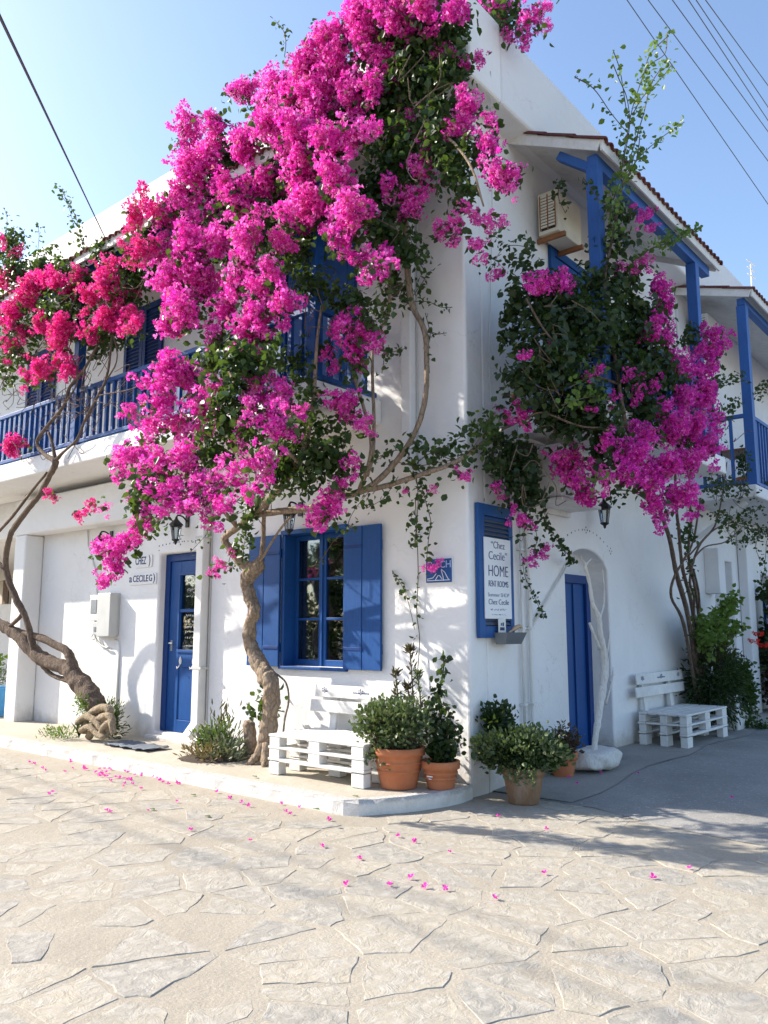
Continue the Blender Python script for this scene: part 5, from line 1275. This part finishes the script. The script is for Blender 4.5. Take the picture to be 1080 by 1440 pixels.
for x, y, h, n in ((-.53,-.43,1.12,80), (-.39,-.39,1.34,100), (-.29,-.41,1.12,70), (-.44,-.37,1.0,60)):
    MB().tube(smooth_path([(x,y,.45),(x+.03,y,.8),(x-.01,y,h)], 5), .007, 6).build('stalk', M_stem, t)
    z = nr.uniform(.78, h, n); z = np.where(nr.rand(n) < .35, h-.06+.05*nr.rand(n), z); p = np.stack([x+nr.normal(size=n)*.012, y+nr.normal(size=n)*.012, z], 1); d = nr.normal(size=(n, 3)); d[:, 2] = .7+.5*nr.rand(n)
    scatter('leaf_spike', BLADEZ, p, rots(d, nr.rand(n)*6.28), .075*nr.uniform(.7, 1.1, n), M_leafb if n != 70 else M_leafo, t)
t = pot((-.10, -.34, PZ), .16, .24, 'smaller terracotta pot with tall leafy climber beside the corner of the house', M_terra, .03)
MB().box((-.13,-.502,.235), (-.07,-.499,.245)).box((-.115,-.498,.215), (-.085,-.495,.222)).build('stamp', M_chalk, t)
tuft(t, (-.10,-.34,.42), (.11,.11,.12), 260, .06, M_leafd, LEAFZ)
tw = MB(); Q = Plant(t, M_mag, M_leafd, .1)
for pts in ([(-.33,-.2,.33),(-.30,-.2,.6),(-.36,-.18,.85),(-.33,-.15,1.1),(-.34,-.12,1.25)], [(-.33,-.2,.33),(-.40,-.2,.55),(-.42,-.2,.75),(-.36,-.2,.95)], [(-.33,-.2,.33),(-.26,-.22,.55),(-.20,-.22,.66),(-.13,-.22,.60),(-.10,-.22,.50)], [(-.33,-.2,.33),(-.22,-.2,.7),(-.28,-.2,.85)]):
    for q in range(2): Q.strand([Vector(p)+Vector((.23,-.14,0)) for p in pts], .014, .065, .035, .006, tw)
tw.build('stem', M_stem, t); Q.finish()
t = pot((.46, .12, 0.0), .185, .31, 'brown mossy pot with wide spreading shrub standing on the ground past the corner', M_terra2, .025, False)
t.location.z = 0
tuft(t, (.43,.14,.45), (.44,.36,.17), 2900, .042, M_leafo, LEAFZ, zcut=.12)
tuft(t, (.44,.14,.42), (.38,.30,.14), 1800, .045, M_leafd, LEAFZ, zcut=.15)
tuft(t, (.16,.20,.64), (.12,.11,.16), 600, .05, M_leafd, LEAFZ)
tuft(t, (.52,-.14,.28), (.22,.05,.08), 160, .032, M_leafo, LEAFZ)
t = pot((.22, 1.30, .04), .15, .24, 'small terracotta pot with bronze leaved plant behind the mossy pot', M_terra, .02, False)
tuft(t, (.22,1.30,.38), (.17,.17,.16), 420, .045, M_leafb, LEAFZ)
for x, h in ((.15,.52),(.24,.58),(.32,.48),(.20,.55)):
    n = 40; p = np.stack([x+nr.normal(size=n)*.012, 1.30+nr.normal(size=n)*.012, nr.uniform(.3, h, n)], 1); d = nr.normal(size=(n, 3)); d[:, 2] = .6
    scatter('leaf_spike', BLADEZ, p, rots(d, nr.rand(n)*6.28), .05*np.ones(n), M_leafb, t)
M_dry = m_leaf('dry leaf', (.20,.13,.06), (.30,.20,.10), (.36,.30,.16), .2)
# low planting round the trunk, fern by the roots
t = thing('succulent_clump', (-3.05, -.5, PZ), 'bushy succulents and dry leaves at the foot of the pale trunk, left of the bench', 'plants')
for (x, y, z, rx, rz, n, m, tm, s_) in ((-2.98,-.45,.26,.26,.17,420,M_succ,BLADEZ,.085), (-3.16,-.48,.22,.17,.14,260,M_leafo,LEAFZ,.045), (-2.72,-.58,.20,.17,.11,300,M_succ,BLADEZ,.085), (-2.95,-.66,.17,.36,.06,320,M_dry,BLADEZ,.07), (-3.02,-.42,.44,.08,.14,70,M_leafb,BLADEZ,.09), (-3.20,-.5,.30,.09,.09,130,M_leafy,LEAFZ,.045), (-2.98,-.52,.36,.12,.10,110,M_leafy,BLADEZ,.08)):
    tuft(t, (x,y,z), (rx,rx*.6,rz), n, s_, m, tm, .9, zcut=PZ+.01)
MB().lathe((-3.0,-.5,PZ-.01), [(.42,.0),(.30,.035),(.0,.05)], 14).build('soil', M_soil, t, smooth=True)
t = thing('sapling', (-2.48, -.33, PZ), 'small leafy sapling between pale trunk and pallet bench', 'plant')
MB().tube([(-2.50,-.33,PZ),(-2.49,-.33,.5),(-2.45,-.33,.75)], .008, 6).build('stem', M_stem, t)
tuft(t, (-2.45,-.34,.66), (.15,.10,.17), 90, .085, M_leafd, LEAFZ)
t = thing('fern', (-5.35, -.45, PZ), 'green feathery fern around the plaited roots of the leaning trunk', 'plant')
FE = blade_tmpl(.10); tuft(t, (-5.38,-.38,.30), (.28,.16,.24), 1500, .06, M_leaf, BLADEZ, .3, zcut=PZ+.005)
tuft(t, (-5.65,-.55,.52), (.15,.10,.12), 500, .05, M_leafy, BLADEZ, .3); tuft(t, (-5.75,-.80,.16), (.35,.14,.07), 420, .05, M_leafy, BLADEZ, .5, zcut=PZ+.005)
a = MB()
for k in range(9):
    an = k*.7; a.add([(-5.42,-.74,.14), (-5.42+.03*math.cos(an+1.5), -.74+.03*math.sin(an+1.5), .22), (-5.42+.16*math.cos(an), -.74+.12*math.sin(an), .34), (-5.42+.03*math.cos(an-1.5), -.74+.03*math.sin(an-1.5), .22)], [(0,1,2,3)])
a.build('agave_leaves', M_leafo, t)
# thin wall vine with its wire
t = thing('wall_vine', (-.62, -.02, 1.1), 'thin almost bare vine climbing a wire between window and blue tile', 'climber')
MB().tube(smooth_path([at(586,960,'y',-.05),at(590,900,'y',-.03),at(586,860,'y',-.03),at(588,800,'y',-.03),at(584,700,'y',-.02)], 5), .0045, 5).build('stem', M_stem, t)
MB().tube(smooth_path([at(583,885,'y',-.03),at(575,850,'y',-.03),at(566,825,'y',-.04),at(552,805,'y',-.05)], 4), .003, 4).tube(smooth_path([at(575,830,'y',-.03),at(566,830,'y',-.04),at(562,838,'y',-.04)], 4), .003, 4).build('side_shoot', M_stem, t)
Q = Plant(t, M_mag, M_leaf, .1)
for pts in ([(583,900),(588,870),(586,842),(588,810)], [(575,845),(568,828),(560,815),(553,805)], [(566,828),(562,838)], [(582,765),(588,750)]): Q.strand([at(a, b, 'y', -.04) for a, b in pts], .05, .05, .012)
Q.finish()

# right hand end of the lane: planter with dark shrub, cascade, far hibiscus
t = thing('climbing_shrub', (.35, 5.8, .1), 'dense dark shrub with bright green trailing cascade in white planter past the bench', 'shrub')
MB().box((.12, 5.75, .05), (.60, 6.35, .60)).build('planter', M_wall2, t, .03)
tuft(t, (.38,5.55,.72), (.36,.50,.55), 4200, .085, M_leafd, BLADEZ, -.1, zcut=.12)
tuft(t, (.34,5.5,1.15), (.26,.42,.20), 800, .08, M_leafb, BLADEZ, .2)
tuft(t, (.50,6.15,.62), (.22,.30,.50), 2600, .06, M_leaf, LEAFZ, -.2, zcut=.08)
tuft(t, (.80,6.2,.14), (.25,.15,.05), 250, .05, M_leaf, LEAFZ, .2, zcut=.1)
tw = MB(); Q = Plant(t, M_mag, M_leafy, .1)
for pts in ([(985,900),(1005,880),(1018,860),(1035,838)], [(990,915),(1000,895),(1010,880),(1025,850)], [(1000,900),(1005,880),(1000,865)], [(1010,920),(1025,890),(1040,880)], [(990,900),(985,880),(992,870)]):
    for q in range(3): Q.strand([at(a, b, 'x', .45) for a, b in pts], .014, .085, .06, .006, tw)
tw.build('shoot', M_stem, t); Q.finish()
t = thing('hibiscus', (.5, 9.2, .1), 'leafy bush with a few red blossoms at the far right of the lane', 'shrub')
MB().lathe((.5,9.3,.1), [(0,0),(.26,0),(.34,.55),(.36,.60),(.30,.60),(.28,.52),(0,.52)], 20).build('pot', M_terra2, t, smooth=True)
tuft(t, (.5,9.2,1.15), (.48,.6,.75), 2600, .10, M_leafd, LEAFZ, .1); tuft(t, (.5,9.1,.45), (.42,.5,.4), 1200, .09, M_leafb, LEAFZ, .1)
tuft(t, (.45,9.1,2.1), (.35,.5,.35), 500, .10, M_leafd, LEAFZ, .1)
for px, py in ((1058,902),(1071,908),(1064,892)):
    o = bpy.data.objects.new('blossom', cluster_mesh(1, M_redp)); COL.objects.link(o); o.parent = t; o.scale = (.045,.045,.045); o.location = at(px, py, 'x', .98)-wpos(t)
t = pot((.72, 6.35, 3.585), .10, .18, 'small terracotta pot with green plant on the far balcony', M_terra, .02, False, grp='balcony pots')
tuft(t, (.72,6.35,3.92), (.11,.11,.2), 260, .05, M_leaf, LEAFZ)
# left edge: blue planter
t = thing('planter_box', (-8.95, -.15, PZ), 'pale blue wooden planter box with a small succulent at the far left edge', 'planter')
c0 = at(0, 985, 'y', -.15); 
for k in range(4): MB().box((-9.35+.11*k, -.30, PZ+.01), (-9.25+.11*k, -.27, PZ+.46)).build('board', M_lblue, t, .003)
MB().box((-9.36,-.268,PZ), (-8.92,.14,PZ+.42)).box((-9.38,-.31,PZ+.42), (-8.90,.16,PZ+.46)).build('box', M_lblue, t, .004)
tuft(t, (-9.1,-.1,.72), (.17,.15,.14), 260, .08, M_succ, BLADEZ, .6); tuft(t, (-9.15,-.1,1.0), (.12,.1,.1), 60, .09, M_leafy, LEAFZ, .4)

# ------------------------------------------------------------------ dead white tree
dt = thing('painted_dead_tree', (.38, 1.78, .08), 'leafless whitewashed tree stuck in a white stone in front of the arched door', 'sculpture')
mb = MB(); px_tube(mb, [(835,1066,'x',.38,.036),(837,1040,'x',.38,.033),(842,1005,'x',.38,.036),(846,978,'x',.38,.045),(850,950,'x',.38,.048),(850,930,'x',.38,.044),(848,912,'x',.38,.038),(844,890,'x',.38,.034),(842,869,'x',.38,.030),(833,848,'x',.38,.024),(829,820,'x',.38,.020),(823,797,'x',.38,.017),(826,791,'x',.38,.014),(831,786,'x',.38,.008)], 10, .20, 5)
lumpy(mb.build('trunk', M_dwhite, dt, smooth=True), .016, .06, 1)
for path in ([(825,795,.014),(820,788,.009),(817,782,.005)], [(842,872,.022),(849,847,.014),(849,822,.010),(847,800,.004)], [(843,912,.026),(837,897,.022),(832,884,.020),(829,876,.018)], [(850,934,.022),(856,903,.015),(857,888,.007)], [(852,990,.016),(861,954,.012),(862,938,.005)], [(858,958,.010),(864,948,.004)]):
    mb = MB(); px_tube(mb, [(a, b, 'x', .38, r*.8) for a, b, r in path], 7, .2, 4); mb.build('branch', M_dwhite, dt, smooth=True)
bm = bmesh.new(); bmesh.ops.create_icosphere(bm, subdivisions=4, radius=1)
for v in bm.verts:
    p = v.co; q = Vector((math.copysign(abs(p.x)**.6, p.x)*.21, math.copysign(abs(p.y)**.5, p.y)*.31, math.copysign(abs(p.z)**.5, p.z)*.105))
    n_ = math.sin(q.y*14+q.x*9)*.018+math.sin(q.y*31+q.z*40)*.008+math.sin(q.x*37+q.z*25)*.008
    n2_ = math.sin(q.y*70+q.z*55)*math.sin(q.x*60+q.z*33)*.012+abs(math.sin(q.y*23+1))*.03
    v.co = q*(1+n_*4-n2_*2)
me = bpy.data.meshes.new('base_stone'); bm.to_mesh(me); bm.free(); me.shade_smooth()
o = link('base_stone', me, M_dwhite, dt); o.location = (0, -.03, .10)

# ------------------------------------------------------------------ inside the window, mat, fallen petals, wires
for k, (pa_, pb_) in enumerate((((462,777),(474,806)), ((484,777),(478,806)), ((413,785),(421,811)))):
    A, Bq = at(*pa_, 'y', .20), at(*pb_, 'y', .20); t = thing('wooden_paddle', tuple(Bq), ('pale wooden paddle leaning left of the V behind the right casement', 'pale wooden paddle forming the right arm of the V behind the glass', 'pale wooden paddle behind the left casement')[k], 'paddle', 'paddles in the window')
    MB().tube([A, A.lerp(Bq, .4), A.lerp(Bq, .6), Bq], [.030,.034,.012,.009], 8).build('paddle', M_paddle, t, smooth=True)
mt_ = thing('doormat', (-4.35, -.62, PZ), 'crumpled slate coloured cloth mat on the pavement before the street door', 'mat')
mb = MB(); N1, N2 = 26, 12
for i in range(N1):
    for j in range(N2):
        x = -4.78+.88*i/(N1-1); y = -.80+.34*j/(N2-1)+.02*math.sin(i*.9); mb.v.append(Vector((x, y, PZ+.012+.012*abs(math.sin(i*.8+j*.5))+.008*rnd.random())))
for i in range(N1-1):
    for j in range(N2-1): a = i*N2+j; mb.f.append([a, a+N2, a+N2+1, a+1])
o = mb.build('cloth', M_rag, mt_, smooth=True); s = o.modifiers.new('t', 'SOLIDIFY'); s.thickness = .006
pm = None
extra = [(rnd.gauss(165, 32), 0) for _ in range(18)]+[(rnd.uniform(20, 480), 0) for _ in range(10)]
petals = [(150,1086),(140,1082),(155,1082),(118,1078),(122,1082),(48,1074),(60,1080),(100,1072),(74,1114),(150,1140),(185,1084),(190,1090),(200,1088),(180,1086),(225,1096),(230,1100),(252,1102),(222,1094),(305,1114),(323,1122),(350,1133),(395,1130),(422,1135),(268,1167),(352,1182),(452,1190),(487,1243),(208,1140),(249,1127),(505,1208),(548,1245),(578,1234),(598,1247),(695,1263),(700,1148),(768,1166),(766,1228),(582,1183),(918,1234),(970,1221),(632,1198),(626,1250),(800,1100),(812,1108),(845,1096),(870,1088),(898,1098),(872,1075),(560,1176),(1030,1130)]
petals += [(x, 1058+.2*x+abs(rnd.gauss(0, 5))) for x, _ in extra]
for i, (a, b) in enumerate(petals):
    for q in range(2 if i < 18 else 1):
        p = at(a+rnd.uniform(-9,9)*q, b+rnd.uniform(-3,3)*q, 'z', .012)
        if pm is None:
            me = cluster_data(5, 1); pm = scatter('fallen_blossom', FLOWER, np.zeros((2,3)), rots(np.array([[.3,.2,1],[.5,-.4,.6]]), np.array([0,1.])), np.array([.021,.017]), M_mag, None, np.array([.4,.6]), None).data
            bpy.data.objects.remove([o for o in bpy.data.objects if o.data == pm][0])
        o = bpy.data.objects.new('fallen_blossom', pm); COL.objects.link(o); z = (lane_z(p.y)+.02 if p.x > 0 and p.y > .5 else .012)
        o.location = (p.x, p.y, z); o.rotation_euler = (rnd.uniform(-.5,.5), rnd.uniform(-.5,.5), rnd.uniform(0,6.28)); o.scale = [rnd.uniform(.8,1.3)]*3
        tag(o, 'small pink bougainvillea blossom fallen on the paving', 'flower', 'blossoms scattered over the paving')
for i, (a, b) in enumerate(((22,1081),(272,1118),(214,1138),(292,1148),(445,1138),(500,1120),(358,1092),(412,1030))):
    p = at(a, b, 'z', .014)
    z = .012 if p.y < -1.3 else PZ+.01
    if i == 7: continue
    p = at(a, b, 'z', z); k = MB().add([(p.x-.04,p.y,z),(p.x,p.y-.02,z+.012),(p.x+.04,p.y,z),(p.x,p.y+.025,z+.006)], [(0,1,2),(0,2,3)]).build('fallen_leaf', M_leafy, None, origin=(p.x,p.y,z))
    tag(k, 'small yellowed leaf lying on the ground', 'leaf', 'yellowed leaves on the ground')
def wire(name, a, b, r, label, grp=None, sag=.0):
    a = Vector(a); b = Vector(b); pts = [a.lerp(b, k/12)-Vector((0,0,sag*4*(k/12)*(1-k/12))) for k in range(13)]
    t = MB().tube(pts, r, 5).build(name, M_cable, None, origin=tuple(a)); tag(t, label, 'cable', grp); return t
wire('power_cable', at(148,335,'y',-1.1), at(-40,-60,'y',-5.5), .006, 'single dark cable running from the front roof edge up to the left')
for i, (x0, y0, x1, y1) in enumerate(((878,-4,1090,300),(905,-4,1090,235),(940,-4,1090,195),(966,-4,1090,185),(972,-10,1090,165),(985,-6,1090,130))):
    wire('power_cable', at(x0-30, y0-45, 'y', 12), at(x1+30, y1+45, 'y', 26), .013, ('lowest and leftmost','second from the left','third from the left','fourth from the left','fifth, close beside the fourth,','rightmost')[i]+' of the overhead cables crossing the sky', 'overhead cables at top right')
wire('clothesline', at(548,8,'y',-1.0), at(655,80,'y',-.33), .006, 'pale rope slanting through the flowers to the parapet corner')
t = MB().tube(smooth_path([at(690,100,'x',.31), at(692,280,'x',.05), at(690,400,'x',.02), at(688,520,'x',.015), at(694,585,'x',.015)], 5), .0045, 5).build('thin_cable', M_grey, None, origin=(0,.3,4)); tag(t, 'thin pale cable hanging down the side wall next to the corner', 'cable')
t = thing('antenna', (-1, 14.2, 7.6), 'faint pink television antenna above the far roof', 'antenna'); 
p = at(1055,405,'x',-1); q = at(1056,372,'x',-1); MB().tube([(p.x,p.y,7.6), q], .02, 5).build('mast', M_lgrey, t)
for f_ in (.0,.15,.3): c = q-Vector((0,0,f_*1.2)); MB().tube([c-Vector((.0,.35,0)), c+Vector((0,.35,.1))], .015, 4).build('rod', M_lgrey, t)

# ------------------------------------------------------------------ olive trees across the square, mirrored in the window panes
for k, (x, y, h, lb) in enumerate(((-15,-15.5,5.6,'broad olive tree across the square nearest the corner'), (-19.5,-13,5.2,'olive tree across the square standing farthest up the street'), (-22,-21,6.2,'tall olive tree at the back of the square'), (-13.5,-21,5.4,'olive tree before the house across the square'))):
    t = thing('olive_tree', (x, y, 0), lb, 'tree', 'olive trees across the square')
    MB().tube(smooth_path([(x,y,0),(x+.1,y,.9),(x-.15,y+.1,1.8),(x+.2,y,h*.62)], 4), [.28]*4+[.22]*4+[.16]*4+[.06], 9, .12).build('trunk', M_bark, t, smooth=True)
    for q in range(4):
        an = q*1.6+k; MB().tube([(x-.1,y+.1,1.7),(x+math.cos(an)*.9,y+math.sin(an)*.9,h*.55),(x+math.cos(an)*1.5,y+math.sin(an)*1.5,h*.75)], [.13,.08,.03], 7).build('limb', M_bark, t, smooth=True)
    P = [];
    for q in range(16):
        an = nr.rand()*6.28; rr = nr.uniform(.2, 2.0); c = np.array([x+rr*math.cos(an), y+rr*math.sin(an), h*nr.uniform(.45,.88)]); d = nr.normal(size=(220,3)); d /= np.linalg.norm(d,axis=1,keepdims=True); P.append(c+d*nr.uniform(.4,.8)*nr.rand(220,1)**.4)
    P = np.concatenate(P); scatter('crown', LEAFZ, P, rots(nr.normal(size=P.shape), nr.rand(len(P))*6.28), .16*nr.uniform(.6,1.2,len(P)), M_leafo, t)

t = thing('hedge', (-18, -13, 0), 'unseen dark hedge added across the square to fill the pane reflections', 'hedge')  # out of view, added so the panes don't mirror the bright low horizon
n = 16000; u = nr.rand(n); P = np.stack([-25+13.5*u, -5-14.5*u, 2.7*nr.rand(n)], 1)+nr.normal(size=(n,3))*np.array([.35,.35,.05]); P[:,2] = np.clip(P[:,2], .03, 2.9)
scatter('foliage', LEAFZ, P, rots(nr.normal(size=P.shape), nr.rand(n)*6.28), .17*nr.uniform(.6,1.3,n), M_leafd, t)
